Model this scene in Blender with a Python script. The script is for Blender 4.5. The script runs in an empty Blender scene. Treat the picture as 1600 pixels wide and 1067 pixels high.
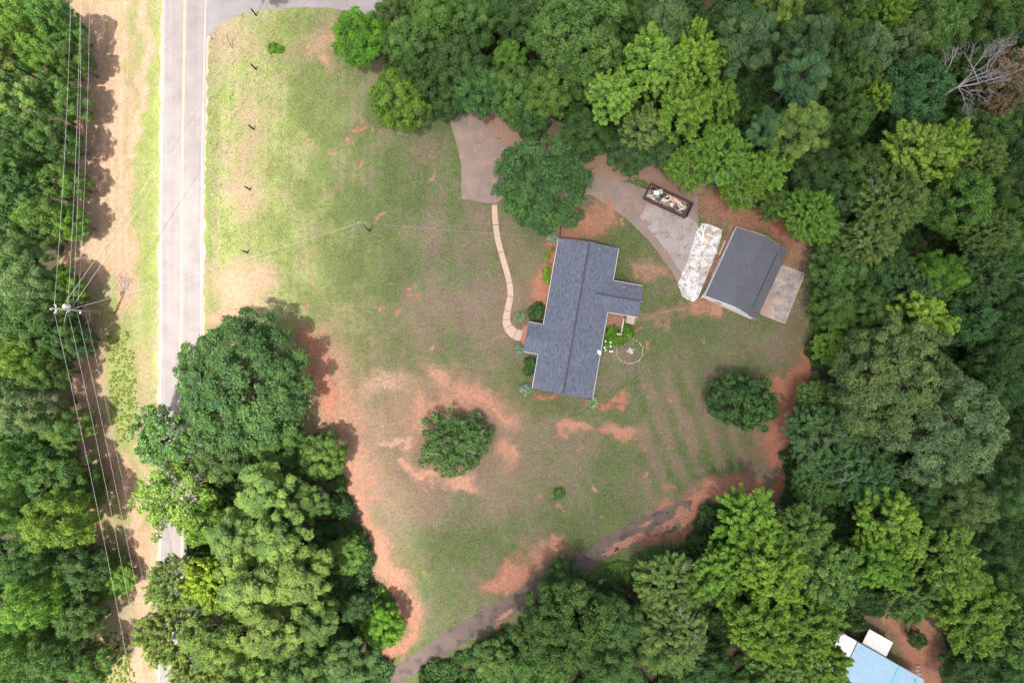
import bpy, bmesh, math, random
import numpy as np
from mathutils import Vector, Matrix

# ---------------------------------------------------------------- camera, sky, sun, exposure
SC = bpy.context.scene
COL = SC.collection
H = 106.67                       # camera height; 10 photo pixels = 1 m on the ground

cam = bpy.data.cameras.new('camera')
cam.lens = 24.0
cam.sensor_width = 36.0
cam.clip_start = 1.0
cam.clip_end = 6000.0
camo = bpy.data.objects.new('camera', cam)
COL.objects.link(camo)
camo.location = (0, 0, H)
SC.camera = camo

SUN_TAN = 0.245                                  # shadow length per metre of height
sd = Vector((-0.40, -0.92, 0)).normalized()      # towards the sun, on the ground
sun_dir = Vector((sd.x * SUN_TAN, sd.y * SUN_TAN, 1)).normalized()
elev = math.asin(sun_dir.z)

world = bpy.data.worlds.new('World')
SC.world = world
world.use_nodes = True
wn = world.node_tree.nodes
wl = world.node_tree.links
bg = wn.get('Background') or wn.new('ShaderNodeBackground')
sky = wn.new('ShaderNodeTexSky')
sky.sky_type = 'NISHITA'
sky.sun_disc = False
sky.sun_elevation = elev
sky.sun_rotation = math.atan2(sd.x, sd.y)
sky.dust_density = 6.0
sky.ozone_density = 0.3
sky.air_density = 0.9
wl.new(sky.outputs['Color'], bg.inputs['Color'])
bg.inputs['Strength'].default_value = 0.15

sun = bpy.data.lights.new('sun', 'SUN')
sun.energy = 4.2
sun.angle = math.radians(0.5)
sun.color = (1.0, 0.955, 0.89)
suno = bpy.data.objects.new('sun', sun)
COL.objects.link(suno)
suno.location = sun_dir * 900
suno.rotation_euler = sun_dir.to_track_quat('Z', 'Y').to_euler()

SC.view_settings.view_transform = 'Standard'
SC.view_settings.look = 'None'
SC.view_settings.exposure = 1.18
SC.view_settings.gamma = 1.0
SC.view_settings.use_curve_mapping = False
SC.render.engine = 'CYCLES'
SC.cycles.max_bounces = 6
SC.cycles.diffuse_bounces = 3
SC.cycles.glossy_bounces = 2
SC.cycles.transmission_bounces = 3
SC.cycles.volume_bounces = 2
SC.cycles.transparent_max_bounces = 8
SC.cycles.sample_clamp_indirect = 4.0


# ---------------------------------------------------------------- helpers
def G(px, py):
    """a spot on the ground, from its place on the survey (10 px to the metre)"""
    return ((px - 800) / 10.0, (533.5 - py) / 10.0)


def P(px, py, h=0.0):
    """a spot seen at px, py that stands h metres above the ground"""
    k = (H - h) / H
    return Vector(((px - 800) / 10.0 * k, (533.5 - py) / 10.0 * k, h))


def tag(o, label=None, cat=None, group=None, kind=None):
    if label:
        o['label'] = label
    if cat:
        o['category'] = cat
    if group:
        o['group'] = group
    if kind:
        o['kind'] = kind
    return o


def empty(name, loc, rz=0.0, label=None, cat=None, group=None):
    o = bpy.data.objects.new(name, None)
    COL.objects.link(o)
    o.empty_display_size = 0.3
    o.location = loc
    o.rotation_euler = (0, 0, rz)
    return tag(o, label, cat, group)


def link_mesh(name, me, parent=None, loc=None, rz=None):
    o = bpy.data.objects.new(name, me)
    COL.objects.link(o)
    if parent:
        o.parent = parent
    if loc is not None:
        o.location = loc
    if rz is not None:
        o.rotation_euler = (0, 0, rz)
    return o


class MB:
    """collects boxes, tubes and sheets into one mesh"""

    def __init__(self):
        self.v = []
        self.f = []

    def add(self, vs, fs):
        n = len(self.v)
        self.v += [tuple(v) for v in vs]
        self.f += [tuple(i + n for i in f) for f in fs]
        return self

    def box(self, c, s, rz=0.0, rx=0.0, ry=0.0):
        m = Matrix.Rotation(rz, 3, 'Z') @ Matrix.Rotation(ry, 3, 'Y') @ Matrix.Rotation(rx, 3, 'X')
        vs = []
        for z in (-.5, .5):
            for x, y in ((-.5, -.5), (.5, -.5), (.5, .5), (-.5, .5)):
                vs.append(Vector(c) + m @ Vector((x * s[0], y * s[1], z * s[2])))
        return self.add(vs, [(3, 2, 1, 0), (4, 5, 6, 7), (0, 1, 5, 4), (1, 2, 6, 5), (2, 3, 7, 6), (3, 0, 4, 7)])

    def tube(self, pts, rads, n=6, cap=True):
        pts = [Vector(p) for p in pts]
        if not isinstance(rads, (list, tuple)):
            rads = [rads] * len(pts)
        vs = []
        fs = []
        for i, p in enumerate(pts):
            a = pts[max(i - 1, 0)]
            b = pts[min(i + 1, len(pts) - 1)]
            d = (b - a).normalized() if (b - a).length > 1e-6 else Vector((0, 0, 1))
            u = d.cross(Vector((0, 0, 1)))
            if u.length < 0.05:
                u = d.cross(Vector((1, 0, 0)))
            u.normalize()
            w = d.cross(u)
            for k in range(n):
                t = 2 * math.pi * k / n
                vs.append(p + (u * math.cos(t) + w * math.sin(t)) * rads[i])
        for i in range(len(pts) - 1):
            for k in range(n):
                k2 = (k + 1) % n
                fs.append((i * n + k, i * n + k2, (i + 1) * n + k2, (i + 1) * n + k))
        if cap:
            fs.append(tuple(range(n)))
            fs.append(tuple((len(pts) - 1) * n + k for k in reversed(range(n))))
        return self.add(vs, fs)

    def prism(self, poly, z0, z1):
        n = len(poly)
        vs = [(x, y, z0) for x, y in poly] + [(x, y, z1) for x, y in poly]
        fs = [tuple(reversed(range(n))), tuple(range(n, 2 * n))]
        for i in range(n):
            j = (i + 1) % n
            fs.append((i, j, n + j, n + i))
        return self.add(vs, fs)

    def slab(self, quad, t):
        """a thick plate under a 3-D polygon (list of points, seen from above counter-clockwise)"""
        n = len(quad)
        q = [Vector(p) for p in quad]
        vs = q + [p - Vector((0, 0, t)) for p in q]
        fs = [tuple(range(n)), tuple(reversed(range(n, 2 * n)))]
        for i in range(n):
            j = (i + 1) % n
            fs.append((i, n + i, n + j, j))
        return self.add(vs, fs)

    def mesh(self, name, mat, smooth=False):
        me = bpy.data.meshes.new(name)
        me.from_pydata(self.v, [], self.f)
        me.update()
        bm = bmesh.new()
        bm.from_mesh(me)
        bmesh.ops.recalc_face_normals(bm, faces=bm.faces)
        bm.to_mesh(me)
        bm.free()
        if smooth:
            me.polygons.foreach_set('use_smooth', [True] * len(me.polygons))
        if mat:
            me.materials.append(mat)
        return me

    def build(self, name, mat, parent=None, smooth=False, loc=None, rz=None):
        return link_mesh(name, self.mesh(name, mat, smooth), parent, loc, rz)


# ---------------------------------------------------------------- noise in numpy
def vnoise(x, y, seed):
    t = np.random.default_rng(seed).random((128, 128))
    xi = np.floor(x).astype(int)
    yi = np.floor(y).astype(int)
    fx = x - xi
    fy = y - yi
    fx = fx * fx * (3 - 2 * fx)
    fy = fy * fy * (3 - 2 * fy)
    a = t[xi % 128, yi % 128]
    b = t[(xi + 1) % 128, yi % 128]
    c = t[xi % 128, (yi + 1) % 128]
    d = t[(xi + 1) % 128, (yi + 1) % 128]
    return (a * (1 - fx) + b * fx) * (1 - fy) + (c * (1 - fx) + d * fx) * fy


def fbm(x, y, seed, octaves=4):
    s = np.zeros_like(x)
    a = 1.0
    tot = 0.0
    for o in range(octaves):
        s += a * vnoise(x * 2 ** o + 17.3 * o, y * 2 ** o - 9.1 * o, seed + o)
        tot += a
        a *= 0.55
    return s / tot


def sstep(a, b, x):
    t = np.clip((x - a) / (b - a), 0, 1)
    return t * t * (3 - 2 * t)


# ---------------------------------------------------------------- materials
class NT:
    def __init__(self, name):
        self.m = bpy.data.materials.new(name)
        self.m.use_nodes = True
        self.t = self.m.node_tree
        self.n = self.t.nodes
        self.l = self.t.links
        self.b = self.n['Principled BSDF']
        self.out = self.n['Material Output']

    def new(self, typ, **kw):
        nd = self.n.new(typ)
        for k, v in kw.items():
            setattr(nd, k, v)
        return nd

    def put(self, sock, val):
        if hasattr(val, 'links') or isinstance(val, bpy.types.NodeSocket):
            self.l.new(val, sock)
        else:
            sock.default_value = val

    def coord(self, which='Object', scale=(1, 1, 1), rot=0.0):
        c = self.new('ShaderNodeTexCoord')
        mp = self.new('ShaderNodeMapping')
        mp.inputs['Scale'].default_value = scale
        mp.inputs['Rotation'].default_value = (0, 0, rot)
        self.l.new(c.outputs[which], mp.inputs['Vector'])
        return mp.outputs['Vector']

    def noise(self, vec, scale, detail=4, rough=0.6):
        nz = self.new('ShaderNodeTexNoise')
        self.l.new(vec, nz.inputs['Vector'])
        nz.inputs['Scale'].default_value = scale
        nz.inputs['Detail'].default_value = detail
        nz.inputs['Roughness'].default_value = rough
        return nz.outputs['Fac']

    def ramp(self, fac, stops):
        r = self.new('ShaderNodeValToRGB')
        e = r.color_ramp.elements
        while len(e) < len(stops):
            e.new(0.5)
        for i, (p, c) in enumerate(stops):
            e[i].position = p
            e[i].color = (c[0], c[1], c[2], 1) if not isinstance(c, (int, float)) else (c, c, c, 1)
        self.l.new(fac, r.inputs['Fac'])
        return r.outputs['Color']

    def mix(self, fac, a, b, mode='MIX'):
        m = self.new('ShaderNodeMix', data_type='RGBA', blend_type=mode)
        self.put(m.inputs[0], fac)
        for s, v in ((m.inputs[6], a), (m.inputs[7], b)):
            if isinstance(v, tuple):
                v = (v[0], v[1], v[2], 1)
            self.put(s, v)
        return m.outputs[2]

    def math(self, op, a, b=0.0, clamp=False):
        m = self.new('ShaderNodeMath', operation=op, use_clamp=clamp)
        self.put(m.inputs[0], a)
        self.put(m.inputs[1], b)
        return m.outputs[0]

    def bump(self, height, strength=0.4, dist=0.05):
        b = self.new('ShaderNodeBump')
        b.inputs['Strength'].default_value = strength
        b.inputs['Distance'].default_value = dist
        self.l.new(height, b.inputs['Height'])
        self.l.new(b.outputs['Normal'], self.b.inputs['Normal'])

    def attr(self, name, typ='GEOMETRY'):
        a = self.new('ShaderNodeAttribute', attribute_name=name, attribute_type=typ)
        return a

    def color(self, c):
        if isinstance(c, tuple):
            c = (c[0], c[1], c[2], 1)
        self.put(self.b.inputs['Base Color'], c)

    def rough(self, r, spec=0.3):
        self.b.inputs['Roughness'].default_value = r
        self.b.inputs['Specular IOR Level'].default_value = spec


KM = .87                                        # overall albedo of the built and bare surfaces


def simple(name, c, rough=0.8, var=0.25, scale=2.0, spec=0.3, metal=0.0, stain=None, bump=0.25):
    n = NT(name)
    c = tuple(x * KM for x in c)
    v = n.coord()
    f = n.noise(v, scale, 6, 0.65)
    lo = tuple(x * (1 - var) for x in c)
    hi = tuple(min(1, x * (1 + var)) for x in c)
    col = n.ramp(f, [(0.3, lo), (0.7, hi)])
    if stain:
        f2 = n.noise(v, scale * 0.35, 5, 0.7)
        col = n.mix(n.ramp(f2, [(0.5, 0.0), (0.68, 1.0)]), col, stain)
    n.color(col)
    n.rough(rough, spec)
    n.b.inputs['Metallic'].default_value = metal
    if bump:
        n.bump(n.noise(v, scale * 6, 3), bump, 0.02)
    return n.m
# ---------------------------------------------------------------- the ground: one sheet out to the horizon
def axis(half, step, far=3000.0):
    a = list(np.arange(-half, half + step * 0.5, step))
    d = step
    x = half
    out = []
    while x < far:
        d *= 1.6
        x += d
        out.append(x)
    return np.array([-q for q in reversed(out)] + a + out)


gx = axis(83.0, 0.25)
gy = axis(56.5, 0.25)
NX, NY = len(gx), len(gy)
WX, WY = np.meshgrid(gx, gy)
WX = WX.ravel()
WY = WY.ravel()
# survey coordinates, clamped so that the country beyond goes on as at the edges
SX = np.clip(WX * 10 + 800, -700, 2300)
SY = np.clip(533.5 - WY * 10, -700, 1800)
warp = 20
DX = SX + (fbm(SX / 40, SY / 40, 11) - .5) * 2.4 * warp + (fbm(SX / 9, SY / 9, 12) - .5) * 1.0 * warp
DY = SY + (fbm(SX / 40, SY / 40, 21) - .5) * 2.4 * warp + (fbm(SX / 9, SY / 9, 22) - .5) * 1.0 * warp


def blob(cx, cy, rx, ry, rot=0.0, p=1.0):
    c, s = math.cos(math.radians(rot)), math.sin(math.radians(rot))
    u = ((DX - cx) * c + (DY - cy) * s) / rx
    v = (-(DX - cx) * s + (DY - cy) * c) / ry
    return np.clip(1.25 - .68 * np.sqrt(u * u + v * v), 0, .95) * p


def path(pts, w, p=1.0):
    best = np.full_like(DX, 1e9)
    for (x0, y0), (x1, y1) in zip(pts[:-1], pts[1:]):
        vx, vy = x1 - x0, y1 - y0
        t = np.clip(((DX - x0) * vx + (DY - y0) * vy) / (vx * vx + vy * vy), 0, 1)
        best = np.minimum(best, np.hypot(DX - x0 - t * vx, DY - y0 - t * vy))
    return np.clip(1.22 - .64 * best / w, 0, .95) * p


def inside(poly, x=None, y=None):
    x = DX if x is None else x
    y = DY if y is None else y
    r = np.zeros(x.shape, bool)
    n = len(poly)
    for i in range(n):
        x0, y0 = poly[i]
        x1, y1 = poly[(i + 1) % n]
        if y0 == y1:
            continue
        c = ((y0 > y) != (y1 > y)) & (x < (x1 - x0) * (y - y0) / (y1 - y0) + x0)
        r ^= c
    return r


def g2(cx, cy, rx, ry):
    return np.exp(-((SX - cx) / rx) ** 2 - ((SY - cy) / ry) ** 2)


soil = np.zeros_like(SX)
red = np.full_like(SX, 0.45)


def dirt(f, r=None):
    global soil, red
    if r is not None:
        red = np.where(f > soil, r, red)
    soil = np.maximum(soil, f)


# bare clay in the lawn
dirt(path([(475, 520), (492, 550), (500, 590), (510, 640)], 16), .75)
dirt(path([(500, 530), (520, 580), (532, 640), (540, 690), (550, 740)], 28, .66), .5)
dirt(path([(548, 735), (556, 800), (584, 862), (612, 905), (634, 960)], 20, .80), .62)
dirt(path([(590, 850), (606, 890), (622, 915)], 18, .9), .6)
dirt(path([(634, 955), (640, 1000), (605, 1030)], 11, .8), .75)
dirt(blob(600, 605, 50, 16, 0, .66), .25)
dirt(blob(690, 590, 26, 15, 20, .85), .45)
dirt(blob(745, 622, 46, 24, 20), .55)
dirt(blob(785, 650, 30, 12, 20), .5)
dirt(path([(655, 640), (700, 628), (760, 640)], 20, .85), .5)
dirt(blob(655, 665, 22, 22, 0, .62), .4)
dirt(blob(790, 708, 14, 26, 0, .95), .55)
dirt(blob(728, 755, 26, 11, 0), .4)
dirt(path([(640, 725), (662, 750), (690, 748)], 9, .95), .45)
dirt(path([(595, 690), (620, 688), (640, 700)], 7, .8), .3)
dirt(blob(905, 672, 18, 8), .6)
dirt(blob(966, 682, 36, 11, 5, .95), .6)
dirt(path([(1262, 560), (1245, 610), (1222, 655), (1206, 700)], 14), .85)
dirt(blob(1215, 612, 22, 16), .8)
dirt(path([(1225, 690), (1228, 730), (1205, 768)], 12, .95), .8)
dirt(blob(800, 895, 38, 17, -25), .75)
dirt(path([(830, 880), (860, 866), (880, 858)], 11, .85), .65)
dirt(path([(1085, 790), (1110, 772), (1150, 762), (1200, 765)], 13), .75)
dirt(blob(1105, 770, 20, 12, -30), .7)
dirt(path([(1020, 845), (1060, 815), (1085, 795)], 12, .9), .8)
dirt(path([(985, 842), (1010, 838), (1050, 800)], 8, .85), .75)
dirt(path([(1110, 320), (1150, 330), (1190, 345), (1225, 375)], 20, .72), .75)
dirt(blob(1215, 358, 16, 14, 30), .9)
dirt(blob(1235, 395, 22, 22, 0, .8), .6)
dirt(path([(1115, 480), (1135, 400), (1150, 360)], 13, 1), .55)
dirt(path([(885, 368), (920, 350), (945, 330)], 22, .75), .7)
dirt(blob(905, 338, 30, 22), .7)
dirt(path([(866, 384), (856, 420), (848, 462)], 15), .75)
dirt(blob(852, 618, 14, 5), .9)
dirt(blob(945, 629, 11, 6), .9)
dirt(blob(965, 624, 9, 7), .8)
dirt(path([(862, 545), (835, 585)], 9, .85), .7)
dirt(path([(980, 500), (1040, 492), (1098, 480)], 5, .5), .6)
dirt(path([(1075, 487), (1110, 477)], 7, .8), .7)
dirt(path([(1000, 420), (1030, 425)], 10, .6), .5)
dirt(path([(1060, 300), (1045, 380), (1075, 440)], 16, .6), .6)
# pale dirt by the road and the verge
dirt(blob(372, 450, 26, 34, 15, .9), .12)
dirt(blob(400, 428, 24, 24, 0, .8), .1)
dirt(blob(345, 490, 36, 12, 0, .9), .3)
dirt(blob(365, 60, 40, 30, 0, .45), .1)
dirt(blob(500, 60, 40, 18, -30, .6), .3)
dirt(blob(510, 85, 26, 10, 60, .7), .4)
dirt(path([(392, 160), (388, 330)], 16, .5), .1)
dirt(path([(165, -700), (170, 300), (150, 420)], 26, .8), .1)
dirt(path([(228, -700), (226, 110), (206, 200), (196, 330)], 9, .85), .15)
dirt(path([(190, 370), (196, 470), (170, 510)], 16, .9), .25)
dirt(path([(150, 540), (180, 700), (214, 840), (222, 1700)], 14, .9), .2)
dirt(path([(120, 560), (120, 1700)], 46, .72), .35)
dirt(path([(222, 560), (220, 760)], 14, .66), .1)
dirt(path([(238, 790), (236, 1700)], 8, .8), .15)
dirt(path([(110, -700), (112, 1700)], 40, .7), .35)
# tracks by the blue roofed building
dirt(path([(1395, 965), (1420, 1000), (1440, 1067), (1460, 1700)], 24), .7)
dirt(path([(1440, 985), (1462, 1060), (1470, 1700)], 24), .62)
dirt(path([(1385, 965), (1440, 985)], 14), .65)
rs = random.Random(5)
for _ in range(95):                              # ant hills and scuffs
    x, y = rs.uniform(420, 1240), rs.uniform(180, 960)
    dirt(blob(x, y, rs.uniform(1.5, 4.5), rs.uniform(1.5, 4), rs.uniform(0, 180), rs.uniform(.7, .95)), rs.uniform(.4, .9))
for x, y in ((557, 206), (524, 292), (645, 441), (611, 489), (590, 487), (648, 459), (475, 474), (795, 407), (800, 452), (1059, 622), (1008, 700), (1002, 615), (842, 786), (876, 794), (665, 773), (570, 750), (1020, 740), (1050, 764), (540, 640), (665, 895), (995, 520), (1005, 545)):
    dirt(blob(x, y, 4, 3.4), .8)

# leaf litter under the trees
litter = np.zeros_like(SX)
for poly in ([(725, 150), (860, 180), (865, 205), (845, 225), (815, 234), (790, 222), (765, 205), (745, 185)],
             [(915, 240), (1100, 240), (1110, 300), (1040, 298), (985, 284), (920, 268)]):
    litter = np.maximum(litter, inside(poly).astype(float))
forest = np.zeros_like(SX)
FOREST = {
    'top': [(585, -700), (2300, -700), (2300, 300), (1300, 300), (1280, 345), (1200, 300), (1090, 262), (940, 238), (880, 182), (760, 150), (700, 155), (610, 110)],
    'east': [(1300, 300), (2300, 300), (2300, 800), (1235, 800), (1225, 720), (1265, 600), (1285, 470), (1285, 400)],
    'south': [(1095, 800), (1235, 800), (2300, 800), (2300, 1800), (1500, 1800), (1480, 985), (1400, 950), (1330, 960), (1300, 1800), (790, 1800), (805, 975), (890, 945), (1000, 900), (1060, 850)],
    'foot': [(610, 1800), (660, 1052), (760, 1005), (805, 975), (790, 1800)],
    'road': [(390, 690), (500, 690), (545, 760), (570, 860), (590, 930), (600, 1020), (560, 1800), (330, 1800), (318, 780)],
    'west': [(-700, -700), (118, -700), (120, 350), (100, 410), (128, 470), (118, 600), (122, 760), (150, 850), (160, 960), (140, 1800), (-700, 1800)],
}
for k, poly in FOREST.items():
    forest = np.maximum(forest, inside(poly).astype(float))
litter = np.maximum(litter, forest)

# grass: green where it is thick, straw coloured where it is thin
nz1 = fbm(SX / 60, SY / 60, 41, 5)
nz2 = fbm(SX / 16, SY / 16, 51, 4)
streak = fbm(SX / 7, SY / 120, 61, 3)
green = .62 + (nz1 - .5) * 1.5 + (nz2 - .5) * .7
green += .30 * g2(470, 250, 150, 260) + .34 * g2(560, 420, 100, 110) + .2 * g2(650, 560, 110, 60)
green += .30 * g2(900, 642, 130, 14) + .35 * g2(1000, 360, 60, 90) + .25 * g2(960, 830, 90, 30) + .30 * g2(700, 900, 60, 90)
green += .45 * g2(715, 235, 9, 60) + .25 * g2(1130, 520, 110, 40) + .2 * g2(790, 620, 40, 60)
green -= .42 * g2(676, 400, 17, 130) + .38 * g2(752, 450, 20, 160) + .30 * g2(720, 500, 40, 60)
green -= .38 * g2(620, 720, 110, 120) + .16 * g2(1110, 640, 140, 170) + .3 * g2(1250, 470, 40, 90) + .22 * g2(800, 760, 160, 60)
green -= .25 * g2(800, 440, 40, 90) + .30 * g2(1210, 740, 40, 60)
# mowing and wheel tracks behind the house
st = (SX - .27 * (SY - 560) - .0006 * (SY - 560) ** 2) / 36.0 + (nz1 - .5) * .8
green += .34 * np.sin(st * 2 * math.pi) * sstep(975, 1030, SX) * sstep(1240, 1190, SX) * sstep(560, 600, SY) * sstep(810, 760, SY)
green += .14 * np.sin(np.hypot(SX - 700, SY - 700) / 11.0) * g2(640, 720, 110, 80)
green += .13 * np.sin(SX / 2.4 + nz1 * 3) * sstep(330, 380, SX) * sstep(640, 560, SX)
green -= .22 * g2(610, 690, 110, 170)
green += .16 * np.sin((SX * .95 + SY * .3) / 9.0 + nz1 * 7) * g2(600, 260, 200, 200)
# verge: bands along the road
vw = sstep(245, 232, SX) * sstep(190, 205, SX)
ve = sstep(312, 322, SX) * sstep(430, 360, SX)
green += vw * (.25 + (streak - .5) * 1.6) + ve * (-.15 + (streak - .5) * 1.6) * sstep(520, 480, SY)
green += .5 * g2(240, 250, 12, 400) + .3 * g2(325, 300, 8, 250)
green = np.clip(green, 0, 1)

wd = np.clip(1.4 * g2(190, 600, 26, 100), 0, 1)                # weedy strip on the verge
soil = soil * (1 - wd)
green = np.clip(green + .7 * wd, 0, 1)
yel_lit = sstep(660, 350, SX + (nz1 - .5) * 160)              # lusher, yellower, strawier grass towards the road, painted brighter as if sunlit
nz3 = fbm(SX / 6, SY / 6, 71, 3)
nz4 = fbm(SX / 28, SY / 28, 81, 3)
green = np.clip(green + (nz3 - .5) * .75 + (nz4 - .5) * .5, 0, 1)
a_thin = np.stack([.205 + .085 * yel_lit, .158 + .078 * yel_lit, .122 + .040 * yel_lit], 1)
a_mid = np.stack([.155 + .105 * yel_lit, .154 + .098 * yel_lit, .090 + .030 * yel_lit], 1)
a_lush = np.stack([.094 + .104 * yel_lit, .130 + .102 * yel_lit, .048 + .028 * yel_lit], 1)
t1 = np.clip(green * 2, 0, 1)[:, None]
t2 = np.clip(green * 2 - 1, 0, 1)[:, None]
turf = a_thin * (1 - t1) + (a_mid * (1 - t2) + a_lush * t2) * t1
pinkf = np.clip(.62 * g2(600, 700, 120, 200) + .5 * g2(545, 640, 60, 140) + .45 * g2(1235, 480, 45, 120) + .4 * g2(800, 450, 30, 110) + .45 * g2(1215, 720, 50, 80) + .25 * g2(1090, 650, 120, 90) + .4 * g2(720, 660, 120, 70) + .3 * g2(1030, 400, 40, 70), 0, .75)
pinkf = (pinkf * (.35 + 1.1 * nz4) * (1.02 - .6 * np.clip(green, 0, 1)))[:, None]
turf = turf * (1 - pinkf) + pinkf * np.array([.262, .170, .120])
turf *= KM * ((.78 + .44 * nz2) * (.70 + .27 * yel_lit))[:, None]  # turf darkens away from the road: cloud shade put into its colour
soil = np.where(SX < 250, soil * (.45 + 1.0 * streak), soil)
# the road verges
vv = np.clip(sstep(250, 225, SX) + sstep(312, 322, SX) * sstep(350, 335, SX), 0, 1)[:, None]
turf = turf * (1 - vv) + vv * turf * np.array([.80, .80, .82])

# the country beyond the lot: plain rough grass under the woods
away = np.clip(np.maximum.reduce([-100 - (WX * 10 + 800), (WX * 10 + 800) - 1700, -100 - (533.5 - WY * 10), (533.5 - WY * 10) - 1170]) / 60, 0, 1)
soil = soil * (1 - away)
litter = litter * (1 - away)
turf = turf * (1 - away[:, None]) + away[:, None] * np.array([.070, .092, .036]) * (.8 + .4 * fbm(WX / 9, WY / 9, 95, 3))[:, None]

gm = bpy.data.meshes.new('ground')
V = np.stack([WX, WY, np.zeros_like(WX)], 1)
idx = np.arange(NX * NY).reshape(NY, NX)
F = np.stack([idx[:-1, :-1], idx[:-1, 1:], idx[1:, 1:], idx[1:, :-1]], -1).reshape(-1, 4)
gm.vertices.add(len(V))
gm.vertices.foreach_set('co', V.ravel())
gm.loops.add(F.size)
gm.loops.foreach_set('vertex_index', F.ravel())
gm.polygons.add(len(F))
gm.polygons.foreach_set('loop_start', np.arange(0, F.size, 4))
gm.update()
gm.validate()
ones = np.ones((len(V), 1))
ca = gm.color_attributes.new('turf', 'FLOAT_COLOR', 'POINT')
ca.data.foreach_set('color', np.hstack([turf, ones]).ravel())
cb = gm.color_attributes.new('cover', 'FLOAT_COLOR', 'POINT')
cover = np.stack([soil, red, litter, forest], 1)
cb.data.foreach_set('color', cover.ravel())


def ground_material():
    n = NT('ground_cover')
    v = n.coord()
    fine = n.noise(v, 5.5, 5, .75)
    grit = n.noise(v, 14.0, 3, .7)
    mid = n.noise(v, 1.3, 5, .7)
    turfc = n.attr('turf').outputs['Color']
    cov = n.attr('cover')
    sep = n.new('ShaderNodeSeparateColor')
    n.l.new(cov.outputs['Color'], sep.inputs['Color'])
    # blades and thatch
    clod = n.noise(v, 2.3, 5, .85)
    val = n.ramp(fine, [(.25, .45), (.5, 1.0), (.76, 1.62)])
    gcol = n.mix(1.0, turfc, val, 'MULTIPLY')
    gcol = n.mix(1.0, gcol, n.ramp(clod, [(.3, .74), (.7, 1.28)]), 'MULTIPLY')
    tuft = n.noise(v, 1.9, 4, .75)
    worn = n.noise(v, .8, 5, .75)
    gcol = n.mix(n.ramp(tuft, [(.52, 0.0), (.60, .55)]), gcol, n.mix(1.0, gcol, (.66, .86, .52), 'MULTIPLY'))
    gcol = n.mix(n.ramp(worn, [(.54, 0.0), (.62, .42)]), gcol, n.mix(1.0, gcol, (1.32, 1.12, 1.14), 'MULTIPLY'))
    gcol = n.mix(n.ramp(grit, [(.58, 0.0), (.74, .55)]), gcol, n.mix(1.0, turfc, (1.7, 1.6, 1.6), 'MULTIPLY'))
    gcol = n.mix(n.ramp(mid, [(.5, 0.0), (.75, .5)]), gcol, n.mix(1.0, gcol, (.62, .80, .55), 'MULTIPLY'))
    # clay
    clay = n.mix(sep.outputs['Green'], (.37, .235, .160), (.25, .092, .058))
    clay = n.mix(1.0, clay, n.ramp(mid, [(.3, .80), (.7, 1.14)]), 'MULTIPLY')
    clay = n.mix(1.0, clay, n.ramp(fine, [(.3, .78), (.7, 1.15)]), 'MULTIPLY')
    jag = n.math('MULTIPLY', n.math('SUBTRACT', fine, .5), 1.5)
    jag2 = n.math('MULTIPLY', n.math('SUBTRACT', clod, .5), 2.8)
    m = n.math('ADD', n.math('ADD', sep.outputs['Red'], jag), jag2)
    m = n.ramp(m, [(.50, 0.0), (1.0, 1.0)])
    gcol = n.mix(n.ramp(sep.outputs['Red'], [(.02, 0.0), (.70, .74)]), gcol, n.mix(1.0, clay, (.72, .80, .86), 'MULTIPLY'))
    col = n.mix(m, gcol, clay)
    # litter
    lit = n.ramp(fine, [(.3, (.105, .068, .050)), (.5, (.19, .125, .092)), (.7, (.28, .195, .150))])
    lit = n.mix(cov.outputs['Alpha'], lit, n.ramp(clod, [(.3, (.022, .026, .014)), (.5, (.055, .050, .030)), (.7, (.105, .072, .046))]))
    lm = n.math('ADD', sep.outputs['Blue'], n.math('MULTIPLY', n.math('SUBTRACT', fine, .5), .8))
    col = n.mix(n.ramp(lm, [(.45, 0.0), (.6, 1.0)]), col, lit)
    n.color(col)
    n.rough(.95, .12)
    n.bump(n.math('ADD', fine, n.math('MULTIPLY', mid, 1.4)), .65, .12)
    return n.m


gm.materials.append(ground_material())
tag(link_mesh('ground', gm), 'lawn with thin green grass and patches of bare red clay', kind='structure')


# ---------------------------------------------------------------- roads, drives and pads
def strip(rows, z, name, mat, kind='structure', label=None):
    """a sheet between two edges; rows = [(left point, right point), ...] with several columns across"""
    m = MB()
    nc = 6
    for (a, b) in rows:
        for k in range(nc):
            t = k / (nc - 1)
            m.v.append((a[0] + (b[0] - a[0]) * t, a[1] + (b[1] - a[1]) * t, z))
    for i in range(len(rows) - 1):
        for k in range(nc - 1):
            m.f.append((i * nc + k, i * nc + k + 1, (i + 1) * nc + k + 1, (i + 1) * nc + k))
    o = m.build(name, mat)
    return tag(o, label, kind=kind)


def interp(tab, y):
    if y <= tab[0][0]:
        (y0, x0), (y1, x1) = tab[0], tab[1]
    elif y >= tab[-1][0]:
        (y0, x0), (y1, x1) = tab[-2], tab[-1]
    else:
        for (y0, x0), (y1, x1) in zip(tab[:-1], tab[1:]):
            if y0 <= y <= y1:
                break
    return x0 + (x1 - x0) * (y - y0) / (y1 - y0)


ROAD_W = [(0, 254), (270, 251), (540, 249), (700, 248.5), (870, 248), (1067, 247)]
ROAD_E = [(0, 324), (60, 322.5), (270, 318), (500, 316), (700, 317), (1067, 320)]
ROAD_C = [(0, 289), (200, 285.5), (270, 284.5), (540, 282.5), (870, 284.5), (1067, 285.5)]


def road_rows(ta, tb, oa=0.0, ob=0.0, y0=-5000, y1=6000, step=25, jit=0.0, seed=1):
    r = random.Random(seed)
    rows = []
    y = y0
    while y <= y1:
        rows.append((G(interp(ta, y) + oa + r.uniform(-jit, jit), y), G(interp(tb, y) + ob + r.uniform(-jit, jit), y)))
        y += step
    return rows


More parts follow.
